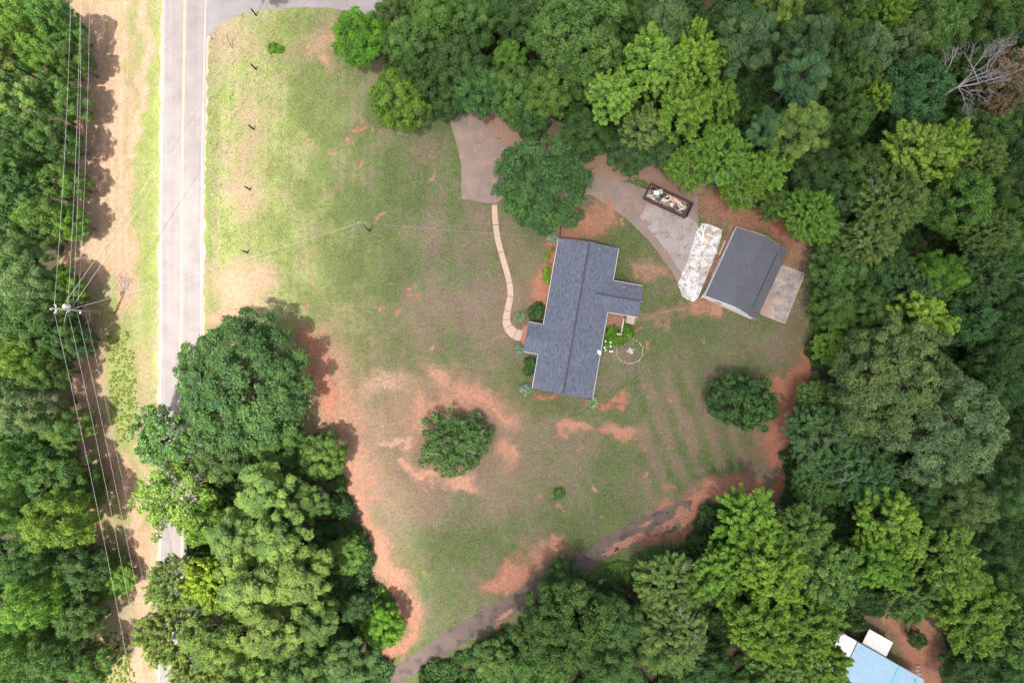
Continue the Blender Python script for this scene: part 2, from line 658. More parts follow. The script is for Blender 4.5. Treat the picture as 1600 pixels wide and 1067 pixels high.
def asphalt(name, c, var=.18, stain=None, streak=True, crack=None):
    n = NT(name)
    c = tuple(x * KM for x in c)
    v = n.coord()
    f = n.noise(v, 9.0, 5, .7)
    big = n.noise(v, .35, 5, .65)
    col = n.ramp(f, [(.3, tuple(x * (1 - var) for x in c)), (.7, tuple(x * (1 + var) for x in c))])
    if streak:
        vs = n.coord(scale=(1.6, .035, 1))
        s = n.noise(vs, 1.0, 4, .6)
        col = n.mix(1.0, col, n.ramp(s, [(.3, .91), (.7, 1.08)]), 'MULTIPLY')
    col = n.mix(1.0, col, n.ramp(big, [(.3, .86), (.7, 1.12)]), 'MULTIPLY')
    if stain:
        f2 = n.noise(v, .55, 7, .72)
        col = n.mix(n.ramp(f2, [(.50, 0.0), (.62, .75)]), col, stain)
    if crack:
        wv = n.new('ShaderNodeVectorMath', operation='ADD')
        wn_ = n.new('ShaderNodeTexNoise')
        n.l.new(v, wn_.inputs['Vector'])
        wn_.inputs['Scale'].default_value = 1.2
        n.l.new(v, wv.inputs[0])
        n.l.new(wn_.outputs['Color'], wv.inputs[1])
        vo = n.new('ShaderNodeTexVoronoi', feature='DISTANCE_TO_EDGE')
        n.l.new(wv.outputs[0], vo.inputs['Vector'])
        vo.inputs['Scale'].default_value = crack[0]
        edge = n.ramp(vo.outputs['Distance'], [(0.0, 1.0), (crack[1], 0.0)])
        gate = n.ramp(n.noise(v, .5, 3, .5), [(.38, 0.0), (.52, 1.0)])
        col = n.mix(n.math('MULTIPLY', n.math('MULTIPLY', edge, gate), .8), col, (.07, .06, .052))
    n.color(col)
    n.rough(.9, .2)
    n.bump(f, .35, .02)
    return n.m


M_ROAD = asphalt('worn_asphalt', (.222, .202, .198), .10)
M_DRIVE = asphalt('old_drive_asphalt', (.178, .139, .124), .2, stain=(.215, .145, .115), streak=False, crack=(.2, .004))
M_DRIVE2 = asphalt('cracked_dark_asphalt', (.105, .080, .069), .3, stain=(.038, .033, .034), streak=False, crack=None)
M_CONC = asphalt('cracked_concrete', (.255, .235, .228), .2, stain=(.20, .135, .105), streak=False, crack=(.55, .028))


def mottled(name, stops, scale, crack=None, seam=None):
    n = NT(name)
    v = n.coord()
    col = n.ramp(n.noise(v, scale, 9, .72), [(a, tuple(x * KM for x in c)) for a, c in stops])
    col = n.mix(1.0, col, n.ramp(n.noise(v, scale * 6, 4, .7), [(.3, .78), (.7, 1.18)]), 'MULTIPLY')
    if seam:
        col = n.mix(n.ramp(n.noise(v, scale * .35, 4, .6), [(.52, 0.0), (.66, .8)]), col, seam)
    if crack:
        wv = n.new('ShaderNodeVectorMath', operation='ADD')
        wq = n.new('ShaderNodeTexNoise')
        n.l.new(v, wq.inputs['Vector'])
        wq.inputs['Scale'].default_value = 1.3
        n.l.new(v, wv.inputs[0])
        n.l.new(wq.outputs['Color'], wv.inputs[1])
        vo = n.new('ShaderNodeTexVoronoi', feature='DISTANCE_TO_EDGE')
        n.l.new(wv.outputs[0], vo.inputs['Vector'])
        vo.inputs['Scale'].default_value = crack[0]
        col = n.mix(n.ramp(vo.outputs['Distance'], [(0.0, .85), (crack[1], 0.0)]), col, (.075, .062, .055))
    n.color(col)
    n.rough(.9, .2)
    n.bump(n.noise(v, scale * 4, 4), .4, .03)
    return n.m


M_PAD = mottled('whitewashed_concrete', [(.30, (.14, .115, .10)), (.42, (.30, .28, .265)), (.53, (.50, .49, .485)), (.66, (.66, .655, .65))], 1.1, (.6, .022), (.24, .19, .16))
M_SLAB = mottled('stained_concrete', [(.32, (.105, .11, .118)), (.45, (.22, .20, .19)), (.58, (.33, .285, .255)), (.70, (.42, .375, .34))], .75, None, (.27, .17, .135))
M_LINE = simple('worn_white_paint', (.40, .385, .37), .8, .12, 6)
M_YEL = simple('worn_yellow_paint', (.42, .35, .20), .8, .16, 6)
M_EDGE = simple('sandy_shoulder', (.36, .27, .20), .95, .25, 5)

strip(road_rows(ROAD_W, ROAD_E, -2.5, 3.0, jit=2.4, step=7), .004, 'road_shoulder', M_EDGE, label='sandy shoulder along both sides of the road')
strip(road_rows(ROAD_W, ROAD_E, jit=.3, step=15, seed=2), .008, 'road', M_ROAD, label='pale worn two lane asphalt road')
strip(road_rows(ROAD_W, ROAD_W, 1.2, 2.5), .012, 'edge_line', M_LINE, label='white edge line along the wooded verge')
strip(road_rows(ROAD_E, ROAD_E, -3.2, -1.9), .012, 'edge_line', M_LINE, label='white edge line along the lawn')
strip(road_rows(ROAD_C, ROAD_C, -1.6, -.5), .012, 'centre_line', M_YEL, label='yellow centre line, one of the double pair')
strip(road_rows(ROAD_C, ROAD_C, .6, 1.7), .012, 'centre_line', M_YEL, label='yellow centre line beside the lawn lane')


EXCL = [[(240, -700), (327, -700), (327, 1800), (240, 1800)]]


def sheet(poly, z, name, mat, label=None, fine=1.0, jit=0.0, seed=3):
    """a flat sheet with an uneven outline from survey points"""
    EXCL.append(poly)
    r = random.Random(seed)
    pts = []
    n = len(poly)
    for i in range(n):
        a = Vector(G(*poly[i])).to_2d()
        b = Vector(G(*poly[(i + 1) % n])).to_2d()
        k = max(1, int((b - a).length / fine))
        for j in range(k):
            p = a.lerp(b, j / k)
            pts.append((p.x + r.uniform(-jit, jit), p.y + r.uniform(-jit, jit), z))
    bm = bmesh.new()
    f = bm.faces.new([bm.verts.new(p) for p in pts])
    f.normal_update()
    if f.normal.z < 0:
        f.normal_flip()
    bmesh.ops.triangulate(bm, faces=bm.faces)
    me = bpy.data.meshes.new(name)
    bm.to_mesh(me)
    bm.free()
    me.materials.append(mat)
    return tag(link_mesh(name, me), label, kind='structure')


sheet([(322, 64), (320, -400), (700, -400), (640, -20), (600, 40), (550, 18), (505, 12), (460, 12), (420, 16), (380, 22), (355, 32), (335, 45)], .006,
      'side_road', asphalt('pale_side_road', (.21, .195, .197), .12, streak=False), 'side road curving off the main road', 1.0, .12)
sheet([(690, 150), (704, 195), (716, 235), (721, 262), (720, 308), (724, 311), (746, 314), (772, 320), (786, 310), (830, 312), (880, 306), (922, 304), (945, 318), (975, 338),
       (1010, 372), (1040, 410), (1060, 442), (1075, 420), (1092, 362), (1090, 330), (1092, 306), (1062, 300), (1010, 296), (985, 287), (925, 271), (862, 256), (816, 238),
       (790, 226), (765, 207), (742, 180), (722, 140), (690, 80), (660, 60), (655, 100)], .004, 'driveway', M_DRIVE, 'brownish asphalt driveway winding past the house', .5, .07)
sheet([(1012, 318), (1078, 340), (1090, 352), (1094, 362), (1080, 402), (1066, 430), (1045, 395), (1018, 362), (1000, 338)], .008,
      'parking_apron', M_CONC, 'cracked grey concrete apron below the dumpster', .4, .12, 4)
sheet([(520, 1100), (585, 1060), (650, 1019), (700, 984), (770, 944), (800, 929), (870, 884), (930, 849), (960, 829), (1000, 811), (1040, 792), (1066, 784), (1082, 781),
       (1078, 800), (1060, 828), (1020, 838), (960, 864), (905, 899), (860, 924), (800, 960), (720, 1006), (650, 1050), (600, 1085), (560, 1110)], .004,
      'lower_driveway', M_DRIVE2, 'old dark broken asphalt driveway at the foot of the lawn', .4, .10, 5)

M_CLAY = NT('washed_clay')
_v = M_CLAY.coord()
_c = M_CLAY.ramp(M_CLAY.noise(_v, 3.0, 5, .75), [(.3, (.13, .075, .058)), (.5, (.22, .11, .078)), (.7, (.30, .165, .12))])
M_CLAY.color(_c)
M_CLAY.rough(.95, .1)
M_CLAY.bump(M_CLAY.noise(_v, 5.0, 4), .5, .05)
M_CLAY = M_CLAY.m


def ragged(cx, cy, rx, ry, rot, seed, name='clay_wash', label='red clay washed over the old driveway', z=.008, mat=None):
    r = random.Random(seed)
    k = 46
    c, s = math.cos(math.radians(rot)), math.sin(math.radians(rot))
    ph = [(r.uniform(2, 14), r.uniform(0, 6), r.uniform(.03, .16)) for _ in range(8)]
    pts = []
    for i in range(k):
        t = 2 * math.pi * i / k
        f = 1 + sum(a * math.sin(round(w_) * t + q) for w_, q, a in ph) + r.uniform(-.12, .12)
        u, v = rx * f * math.cos(t), ry * f * math.sin(t)
        pts.append((cx + u * c - v * s, cy + u * s + v * c))
    sheet(pts, z, name, mat or M_CLAY, label, 99)


ragged(985, 845, 34, 6, -22, 1)
ragged(1035, 825, 26, 7, -25, 2)
ragged(1066, 806, 12, 14, 10, 3)
ragged(1010, 818, 12, 3, -25, 4)
ragged(790, 960, 14, 4, -30, 5)
ragged(778, 978, 8, 4, -60, 6)
ragged(955, 862, 13, 4, -20, 7)
ragged(952, 318, 4, 17, -12, 8, label='red clay washed across the driveway')
# ---------------------------------------------------------------- the house
def shingles(name, c, rot=0.0, contrast=.30):
    n = NT(name)
    v = n.coord(scale=(4.4, 1.35, 3.0), rot=rot)
    d = n.noise(v, 1.15, 3, .6)
    v2 = n.coord(scale=(9.0, 2.5, 3.0), rot=rot)
    d2 = n.noise(v2, 1.2, 2, .6)
    blot = n.noise(n.coord(), .22, 4, .6)
    lo = tuple(x * (1 - contrast) for x in c)
    hi = tuple(x * (1 + contrast) for x in c)
    col = n.ramp(d, [(.34, lo), (.64, hi)])
    col = n.mix(1.0, col, n.ramp(d2, [(.3, .84), (.7, 1.16)]), 'MULTIPLY')
    col = n.mix(1.0, col, n.ramp(blot, [(.3, .93), (.7, 1.07)]), 'MULTIPLY')
    # courses of tabs
    w = n.new('ShaderNodeTexWave', wave_type='BANDS', bands_direction='X', wave_profile='SAW')
    n.l.new(n.coord(rot=rot), w.inputs['Vector'])
    w.inputs['Scale'].default_value = 1.1
    col = n.mix(1.0, col, n.ramp(w.outputs['Fac'], [(0, .93), (1, 1.05)]), 'MULTIPLY')
    n.color(col)
    n.rough(.85, .3)
    n.bump(n.math('ADD', d2, w.outputs['Fac']), .3, .02)
    return n.m


M_SH = shingles('slate_blue_shingles', (.069, .079, .107))
M_SHW = shingles('slate_blue_shingles_wing', (.069, .079, .107), math.pi / 2)
M_RIDGE = simple('ridge_shingle', (.046, .050, .064), .85, .25, 3)
M_GRAYROOF = NT('plain_grey_shingles')
_n = M_GRAYROOF
_v = _n.coord()
_f = _n.noise(_v, 5.0, 6, .7)
_b = _n.noise(_v, .5, 5, .65)
_c = _n.ramp(_f, [(.3, (.060, .065, .079)), (.7, (.079, .084, .100))])
_c = _n.mix(1.0, _c, _n.ramp(_b, [(.3, .9), (.7, 1.12)]), 'MULTIPLY')
_w = _n.new('ShaderNodeTexWave', wave_type='BANDS', bands_direction='X', wave_profile='SAW')
_n.l.new(_v, _w.inputs['Vector'])
_w.inputs['Scale'].default_value = 1.3
_c = _n.mix(1.0, _c, _n.ramp(_w.outputs['Fac'], [(0, .94), (1, 1.04)]), 'MULTIPLY')
_n.color(_c)
_n.rough(.8, .35)
_n.bump(_n.math('ADD', _f, _w.outputs['Fac']), .25, .02)
M_GRAYROOF = _n.m
M_WHITE = simple('white_trim_paint', (.58, .56, .53), .5, .05, 2, .4)
M_SIDING = simple('white_siding', (.84, .84, .83), .6, .06, 3)
M_BRICK = simple('red_brick_wall', (.30, .14, .10), .9, .3, 5)
M_GLASS = simple('window_glass', (.03, .04, .05), .08, .1, 2, .6, bump=0)
M_DARK = simple('black_plastic', (.018, .018, .02), .45, .3, 4, .4)
M_METAL = simple('galvanised_metal', (.52, .54, .56), .35, .15, 4, .5, .7)
M_WOOD = simple('weathered_wood', (.22, .125, .085), .85, .3, 4)
M_POST = simple('creosoted_post_wood', (.075, .042, .03), .9, .35, 6)
M_POLE = simple('grey_pole_wood', (.23, .20, .175), .9, .25, 5)
M_LUM = simple('raw_lumber', (.62, .46, .32), .8, .18, 4)
M_LUMW = simple('white_painted_lumber', (.62, .61, .59), .7, .08, 3)
M_PLATE = simple('pale_plaster', (.47, .45, .42), .9, .18, 5)
M_RUST = simple('rusty_red_steel', (.20, .065, .045), .75, .35, 2.5, .3, .1, stain=(.11, .06, .045))
M_DSTEEL = simple('dark_brown_steel', (.048, .032, .032), .6, .35, 2.5, .4, .2, stain=(.085, .042, .034))
M_WALK = simple('tan_walk_concrete', (.37, .28, .21), .9, .14, 3, stain=(.29, .20, .145))
M_STONE = simple('pale_stone', (.36, .31, .26), .9, .3, 6)
M_ASH = simple('grey_rock', (.36, .34, .35), .9, .35, 6)

HC = P(899.2, 497.4, 2.75)
house = empty('house', (HC.x, HC.y, 0), math.radians(-9.9), 'single storey house with slate blue shingled roof and a wing on either side', 'house')
HW, HL = 4.62, 11.62
PIT = .35
EZ = 2.75


def zmain(x):
    return EZ + (HW - abs(x)) * PIT


for s in (-1, 1):
    m = MB()
    a, b = (s * HW, -HL, EZ), (s * HW, HL, EZ)
    c, d = (0, HL, zmain(0)), (0, -HL, zmain(0))
    m.slab([a, b, c, d] if s > 0 else [b, a, d, c], .16)
    m.build('roof', M_SH, house)


def wing(x_out, y0, y1, ov=.0):
    s = 1 if x_out > 0 else -1
    yr = (y0 + y1) / 2
    hw = (y1 - y0) / 2
    zr = EZ + hw * PIT
    xv_e, xv_r = s * HW, s * (HW - hw)
    for ye in (y0, y1):
        q = [(x_out, ye, EZ), (x_out, yr, zr), (xv_r, yr, zr), (xv_e, ye, EZ)]
        q = [Vector(p) + Vector((0, 0, .03)) for p in q]
        nrm = (q[1] - q[0]).cross(q[3] - q[0])
        if nrm.z < 0:
            q.reverse()
        MB().slab(q, .15).build('wing_roof', M_SHW, house)
    # walls and gable
    w = MB()
    xi, xo = s * (HW - .45), x_out - s * .4
    ya, yb = y0 + .35, y1 - .35
    w.box(((xi + xo) / 2, ya, EZ / 2 - .02), (abs(xo - xi), .15, EZ - .16))
    w.box(((xi + xo) / 2, yb, EZ / 2 - .02), (abs(xo - xi), .15, EZ - .16))
    zz = EZ - .15
    w.prism([(xo - .075, ya - .08), (xo + .075, ya - .08), (xo + .075, yb + .08), (xo - .075, yb + .08)], .0, zz)
    w.add([(xo - .07, ya, zz), (xo - .07, yb, zz), (xo - .07, yr, zr - .18), (xo + .07, ya, zz), (xo + .07, yb, zz), (xo + .07, yr, zr - .18)],
          [(0, 1, 2), (5, 4, 3), (0, 3, 4, 1), (1, 4, 5, 2), (2, 5, 3, 0)])
    w.build('wall', M_BRICK, house)
    return yr, zr


WING_E = wing(9.28, 1.82, 6.6)
WING_W = wing(-6.95, -6.3, -1.8)
# the main walls, with gables
w = MB()
wx, wy = HW - .45, HL - .4
for s in (-1, 1):
    w.box((s * wx, 0, EZ / 2 - .05), (.15, 2 * wy, EZ - .1))
    zz = EZ - .1
    w.box((0, s * wy, zz / 2), (2 * wx - .16, .15, zz))
    w.add([(-wx, s * wy - .07, zz), (wx, s * wy - .07, zz), (0, s * wy - .07, zmain(0) - .2), (-wx, s * wy + .07, zz), (wx, s * wy + .07, zz), (0, s * wy + .07, zmain(0) - .2)],
          [(0, 1, 2), (5, 4, 3), (0, 3, 4, 1), (1, 4, 5, 2), (2, 5, 3, 0)])
w.build('wall', M_BRICK, house)
# ridge vents: a raised strip with lapped caps
m = MB()
for i in range(46):
    y = -HL + .12 + i * (2 * HL - .3) / 46
    for s in (-1, 1):
        m.slab([Vector(p) for p in ((0, y, zmain(0) + .075), (0, y + .5, zmain(0) + .085), (-.15, y + .5, zmain(0) + .032), (-.15, y, zmain(0) + .022))] if s > 0 else
               [Vector(p) for p in ((.15, y, zmain(0) + .022), (.15, y + .5, zmain(0) + .032), (0, y + .5, zmain(0) + .085), (0, y, zmain(0) + .075))], .055)
m.build('ridge_cap', M_RIDGE, house)
m = MB()
yr, zr = WING_E
for i in range(14):
    x = 2.25 + i * .5
    m.slab([(x, yr, zr + .10), (x + .49, yr, zr + .11), (x + .49, yr + .14, zr + .065), (x, yr + .14, zr + .055)], .05)
    m.slab([(x, yr - .14, zr + .055), (x + .49, yr - .14, zr + .065), (x + .49, yr, zr + .11), (x, yr, zr + .10)], .05)
m.build('ridge_cap', M_RIDGE, house)


def gutter(x0, y0, x1, y1, z, parent, name='gutter', w_=.055, mat=None):
    L = math.hypot(x1 - x0, y1 - y0)
    return MB().box(((x0 + x1) / 2, (y0 + y1) / 2, z), (L, w_, .13), math.atan2(y1 - y0, x1 - x0)).build(name, mat or M_WHITE, parent)


gz = EZ - .09
gutter(HW + .06, -HL, HW + .06, 1.76, gz, house)
gutter(HW + .06, 6.66, HW + .06, HL, gz, house)
gutter(-HW - .06, -HL, -HW - .06, -6.36, gz, house)
gutter(-HW - .06, -1.74, -HW - .06, HL, gz, house)
gutter(HW + .13, 1.75, 9.26, 1.75, gz, house)
gutter(HW + .13, 6.67, 9.26, 6.67, gz, house)
gutter(-HW - .13, -6.37, -6.93, -6.37, gz, house)
gutter(-HW - .13, -1.73, -6.93, -1.73, gz, house)
# windows, doors and porch posts
for x, y, rz, ww in ((HW - .37, -8, math.pi / 2, 1.5), (HW - .37, -3.2, math.pi / 2, 1.8), (HW - .37, 9.2, math.pi / 2, 1.3), (-HW + .37, 1.5, math.pi / 2, 1.6), (-HW + .37, 5.5, math.pi / 2, 1.6),
                     (-HW + .37, 9.2, math.pi / 2, 1.6), (-HW + .37, -9, math.pi / 2, 1.6), (0, -HL + .32, 0, 1.5), (0, HL - .32, 0, 1.5), (8.95, 4.2, math.pi / 2, 1.4)):
    f = MB().box((0, 0, 1.5), (ww, .10, 1.25), 0).build('window', M_WHITE, house, loc=(x, y, 0), rz=rz)
    MB().box((0, 0, 1.5), (ww - .16, .14, 1.08)).build('pane', M_GLASS, f)
d = MB().box((-7.0 + .36, -4.05, 1.05), (.08, 1.0, 2.1)).build('door', M_WOOD, house)
MB().tube([(-6.72, -3.7, 1.0), (-6.80, -3.7, 1.0)], .035).build('handle', M_METAL, d)
for y in (-6.1, -2.0):
    MB().box((-6.88, y, 1.3), (.14, .14, 2.58)).build('porch_post', M_WHITE, house)
MB().box((-7.25, -4.05, .06), (.7, 3.6, .12)).build('porch_step', M_BRICK, house)
for x, y in ((6.4, 5.9), (1.6, 10.9), (-4.1, 11.15), (8.95, 3.95)):
    zb = zmain(min(abs(x), HW)) if abs(x) < HW else EZ + .25
    MB().tube([(x, y, zb - .2), (x, y, zb + .32)], .075, 8).build('vent_pipe', M_METAL if x != 8.95 else M_WHITE, house, True)
MB().tube([(9.1, 4.2, 2.2), (9.36, 4.2, 2.55), (9.42, 4.2, 3.3)], .07, 8).build('flue_pipe', M_WHITE, house, True)

# satellite dish near the south-east eave
D0 = P(935, 551, 3.1)
dish = empty('satellite_dish', (D0.x, D0.y, 2.86), math.radians(30), 'small pale grey satellite dish bolted to the shingled roof edge', 'satellite dish')
MB().tube([(-.55, 0, .10), (-.3, 0, .42), (0, 0, .62)], .035, 6).build('mast', M_METAL, dish)
m = MB()
ring = []
for r, zz in ((0.02, 0.0), (.16, .015), (.30, .055), (.40, .10)):
    ring.append([(r * .78 * math.cos(t), r * math.sin(t), zz) for t in [2 * math.pi * k / 18 for k in range(18)]])
vs = [p for rg in ring for p in rg]
fs = [(i * 18 + k, i * 18 + (k + 1) % 18, (i + 1) * 18 + (k + 1) % 18, (i + 1) * 18 + k) for i in range(3) for k in range(18)] + [tuple(reversed(range(18)))]
m.add(vs, fs)
m.add([(x, y, z - .03) for x, y, z in vs], [tuple(reversed(f)) for f in fs])
rf = m.build('reflector', simple('dish_paint', (.62, .66, .68), .4, .05, 2), dish, True, loc=(.05, 0, .66))
rf.rotation_euler = (0, math.radians(18), 0)
MB().tube([(-.2, 0, .64), (.15, .05, 1.12)], .018, 5).tube([(.12, .03, 1.08), (.2, .08, 1.2)], .05, 6).build('feed_arm', M_METAL, dish)

# black drain pipe on the grass by the north-west corner
a, b = Vector(G(875.5, 371)), Vector(G(876, 350))
pp = [(a.x, a.y - .2, .09), (a.x, a.y + .5, .075), ((a.x + b.x) / 2, (a.y + b.y) / 2, .075), (b.x, b.y, .075)]
tag(MB().tube(pp, .085, 8).build('drain_pipe', M_DARK, None, True), 'black drain pipe lying on bare clay by the house corner', 'pipe')

# back deck
Dk = P(960, 505, .45)
deck = empty('deck', (Dk.x, Dk.y, 0), math.radians(-9.9), 'small brown wooden deck tucked in the corner behind the house', 'deck')
for i in range(14):
    MB().box((0, -1.55 + i * .235, .42), (2.5, .222, .045)).build('plank', M_WOOD, deck)
for x in (-1.1, 1.1):
    for y in (-1.4, 1.4):
        MB().box((x, y, .195), (.1, .1, .39)).build('leg', M_WOOD, deck)
rl = MB().box((1.18, -.35, 1.35), (.15, 2.6, .05)).box((.85, -1.62, 1.35), (.7, .15, .05)).build('handrail', M_PLATE, deck)
m = MB()
for i in range(8):
    m.box((1.18, -1.6 + i * .36, .88), (.05, .05, .88))
m.build('balusters', M_PLATE, rl)
p = G(985, 499)
tag(MB().box((p[0], p[1], .05), (1.3, 1.4, .1), math.radians(-9.9)).build('concrete_step', M_STONE), 'pale worn concrete step beside the wooden deck', 'step')

# ---------------------------------------------------------------- garage
g0 = P(1151.3, 355, 2.7)
ga = math.atan2(.909, .417) - math.pi / 2
garage = empty('garage', (g0.x, g0.y, 0), ga, 'detached white garage with plain dark grey gable roof and lean-to', 'garage')
GL = 11.45


def gslope(x0, z0, x1, z1, y0, y1, name='roof', t=.12):
    q = [(x0, y0, z0), (x1, y0, z1), (x1, y1, z1), (x0, y1, z0)]
    return MB().slab(q, t).build(name, M_GRAYROOF, garage)


gslope(0, 2.7, 4.14, 4.75, -GL, 0)
gslope(4.14, 4.75, 7.05, 3.30, -GL, 0)
gslope(6.95, 3.18, 8.75, 2.25, -GL - .05, .1, 'lean_to_roof')
MB().slab([(7.02, -10.4, 3.345), (7.12, -10.4, 3.31), (7.12, -1.0, 3.31), (7.02, -1.0, 3.345)], .12).build('flashing', M_DARK, garage)
m = MB()
for s in (-1, 1):
    q = [(4.14, -GL, 4.785), (4.14 + s * .18, -GL, 4.785 - .089), (4.14 + s * .18, 0, 4.785 - .089), (4.14, 0, 4.785)]
    m.slab(q if s > 0 else list(reversed(q)), .03)
m.build('ridge_cap', M_GRAYROOF, garage)
w = MB()
for y in (-GL + .12, -.12):
    w.add([(x, y + o, z) for o in (-.07, .07) for x, z in ((.35, 0), (8.45, 0), (8.45, 2.2), (7.0, 3.05), (4.14, 4.55), (.35, 2.66))],
          [(0, 1, 2, 3, 4, 5), (11, 10, 9, 8, 7, 6)] + [(i, 6 + i, 6 + (i + 1) % 6, (i + 1) % 6) for i in range(6)])
w.box((.36, -GL / 2, 1.3), (.14, GL - .40, 2.6))
w.box((8.44, -GL / 2, 1.07), (.14, GL - .40, 2.14))
w.build('wall', M_SIDING, garage)
gutter(-.06, -GL, -.06, 0, 2.6, garage)
for y in (-GL - .05, .05):
    m = MB()
    for (xa, za), (xb, zb) in (((0, 2.56), (4.14, 4.60)), ((4.14, 4.60), (7.0, 3.17)), ((7.0, 3.0), (8.7, 2.14))):
        m.add([(xa, y - .03, za), (xb + .001, y - .03, zb), (xb + .001, y - .03, zb - .2), (xa, y - .03, za - .2), (xa, y + .03, za), (xb + .001, y + .03, zb), (xb + .001, y + .03, zb - .2), (xa, y + .03, za - .2)],
              [(0, 1, 2, 3), (7, 6, 5, 4), (0, 4, 5, 1), (1, 5, 6, 2), (2, 6, 7, 3), (3, 7, 4, 0)])
    m.build('fascia', M_WHITE, garage)
for y in (-2.6, -6.0):
    d = MB().box((.26, y, 1.1), (.08, 2.6, 2.2)).build('garage_door', M_WHITE, garage)
    MB().box((.2, y, .5), (.03, .3, .05)).build('handle', M_DARK, d)
f = MB().box((2.6, -GL + .06, 1.5), (1.1, .1, 1.0)).build('window', M_WHITE, garage)
MB().box((2.6, -GL + .05, 1.5), (.95, .12, .85)).build('pane', M_GLASS, f)
for x, y in ((.9, -1.1), (1.05, -1.5), (3.95, -.6), (3.4, -5.2), (3.5, -8.6), (4.1, -4.0), (8.0, -10.7)):
    zb = 2.7 + x * .495 if x < 4.14 else (4.75 - (x - 4.14) * .5 if x < 7 else 2.65)
    MB().box((x, y, zb + .03), (.2, .12, .12), .3).build('roof_vent', M_RIDGE, garage)

# slabs by the garage
m = MB()
pts = [G(*p) for p in ((1205, 408), (1222.5, 414.6), (1256.8, 428), (1226, 505.4), (1189.5, 491), (1172, 483))]
tag(MB().prism([tuple(p) for p in reversed(pts)], -.02, .07).build('patio_slab', M_SLAB), 'stained concrete patio slab beside the garage lean-to', kind='structure')
m = MB()
e = [G(*p) for p in ((1189.5, 491), (1226, 505.4), (1256.8, 428), (1222.5, 414.6))]
for a, b in zip(e[:-1], e[1:]):
    L = math.hypot(b[0] - a[0], b[1] - a[1])
    m.box(((a[0] + b[0]) / 2, (a[1] + b[1]) / 2, .05), (L - .16, .13, .11), math.atan2(b[1] - a[1], b[0] - a[0]))
tag(m.build('slab_edging', M_STONE), 'pale raised rim round the patio slab', kind='structure')
sheet([(1097, 349.6), (1106.8, 350), (1129, 359.4), (1125.5, 378), (1118, 398), (1107, 425), (1098, 448), (1091.6, 463.5), (1082.7, 472.4), (1066.7, 463.5), (1059.6, 444), (1068, 422), (1075.6, 404.8), (1083, 380), (1088, 362)],
      .012, 'concrete_pad', M_PAD, 'whitewashed cracked concrete pad in front of the garage', .4, .06, 8)
for i, (x0, y0, x1, y1, w_) in enumerate(((1088, 362, 1102, 378, .2), (1096, 354, 1100, 374, .18), (1102, 352, 1097, 371, .15), (1110, 380, 1118, 391, .15), (1113, 388, 1120, 396, .13),
                                          (1090, 367, 1098, 379, .15), (1064, 444, 1076, 438, .12), (1066, 447, 1079, 452, .12), (1098, 400, 1106, 404, .14), (1084, 464, 1089, 450, .15), (1104, 366, 1122, 374, .16))):
    a, b = G(x0, y0), G(x1, y1)
    L = math.hypot(b[0] - a[0], b[1] - a[1])
    tag(MB().box((0, 0, .045 + .03 * (i % 3)), (L, w_, .05)).build('loose_board', M_LUMW, None, loc=((a[0] + b[0]) / 2, (a[1] + b[1]) / 2, .014), rz=math.atan2(b[1] - a[1], b[0] - a[0])),
        'loose white painted board scattered on the pale concrete pad', 'board', 'white boards on the concrete pad')
for i, (x, y, r, l) in enumerate(((1083, 412, .62, 'flat round white plastic sheet crumpled on the concrete pad'), (1100, 412, .68, 'larger crumpled pale sheet of plaster on the concrete pad'), (1103, 377, .42, 'small heap of cream rubble where the boards cross'))):
    r_ = random.Random(i)
    m = MB()
    k = 16
    rr = [r * r_.uniform(.75, 1.05) for _ in range(k)]
    vs = [(0, 0, .12)] + [(rr[j] * .6 * math.cos(2 * math.pi * j / k), rr[j] * .6 * math.sin(2 * math.pi * j / k), r_.uniform(.05, .13)) for j in range(k)] + [(rr[j] * math.cos(2 * math.pi * j / k), rr[j] * math.sin(2 * math.pi * j / k), 0) for j in range(k)]
    m.add(vs, [(0, 1 + j, 1 + (j + 1) % k) for j in range(k)] + [(1 + j, 1 + k + j, 1 + k + (j + 1) % k, 1 + (j + 1) % k) for j in range(k)])
    p = G(x, y)
    tag(m.build(('plastic_sheet', 'plaster_sheet', 'rubble_heap')[i], (M_PLATE, M_PLATE, M_LUM)[i], None, loc=(p[0], p[1], .02)), l, 'debris')
for i, (x0, y0, x1, y1) in enumerate(((1112, 432, 1124, 404), (1105, 452, 1112, 436), (1096, 466, 1104, 452), (1124, 398, 1133, 376))):
    a, b = G(x0, y0), G(x1, y1)
    L = math.hypot(b[0] - a[0], b[1] - a[1])
    tag(MB().box((0, 0, .06), (L, .16, .09)).build('old_timber', M_LUM, None, loc=((a[0] + b[0]) / 2, (a[1] + b[1]) / 2, 0), rz=math.atan2(b[1] - a[1], b[0] - a[0])),
        'old tan timber lying on dirt between pad and garage wall', 'timber', 'old timbers beside the garage wall')

# ---------------------------------------------------------------- dumpster with its load
dz = P(1045.6, 312.5, 1.7)
dang = math.radians(-25.2)
dump = empty('dumpster', (dz.x, dz.y, 0), dang, 'long open rusty brown dumpster heaped with building debris', 'dumpster')
DL, DW, DH = 7.2, 2.35, 1.7
MB().box((0, 0, .22), (DL - .1, DW - .1, .1)).build('floor_panel', M_DSTEEL, dump)
for y in (-DW / 2, DW / 2):
    sp = MB().box((0, y, DH / 2 + .1), (DL, .07, DH - .2)).build('side_panel', M_RUST, dump)
    m = MB()
    for i in range(11):
        m.box((-DL / 2 + .35 + i * (DL - .7) / 10, y + math.copysign(.085, y), DH / 2 + .1), (.1, .1, DH - .25))
    m.build('rib', M_DSTEEL, sp)
for x in (-DL / 2, DL / 2):
    MB().box((x, 0, DH / 2 + .1), (.07, DW - .08, DH - .2)).build('end_panel', M_DSTEEL, dump)
m = MB()
for y in (-DW / 2, DW / 2):
    m.box((0, y, DH + .04), (DL + .09, .09, .1))
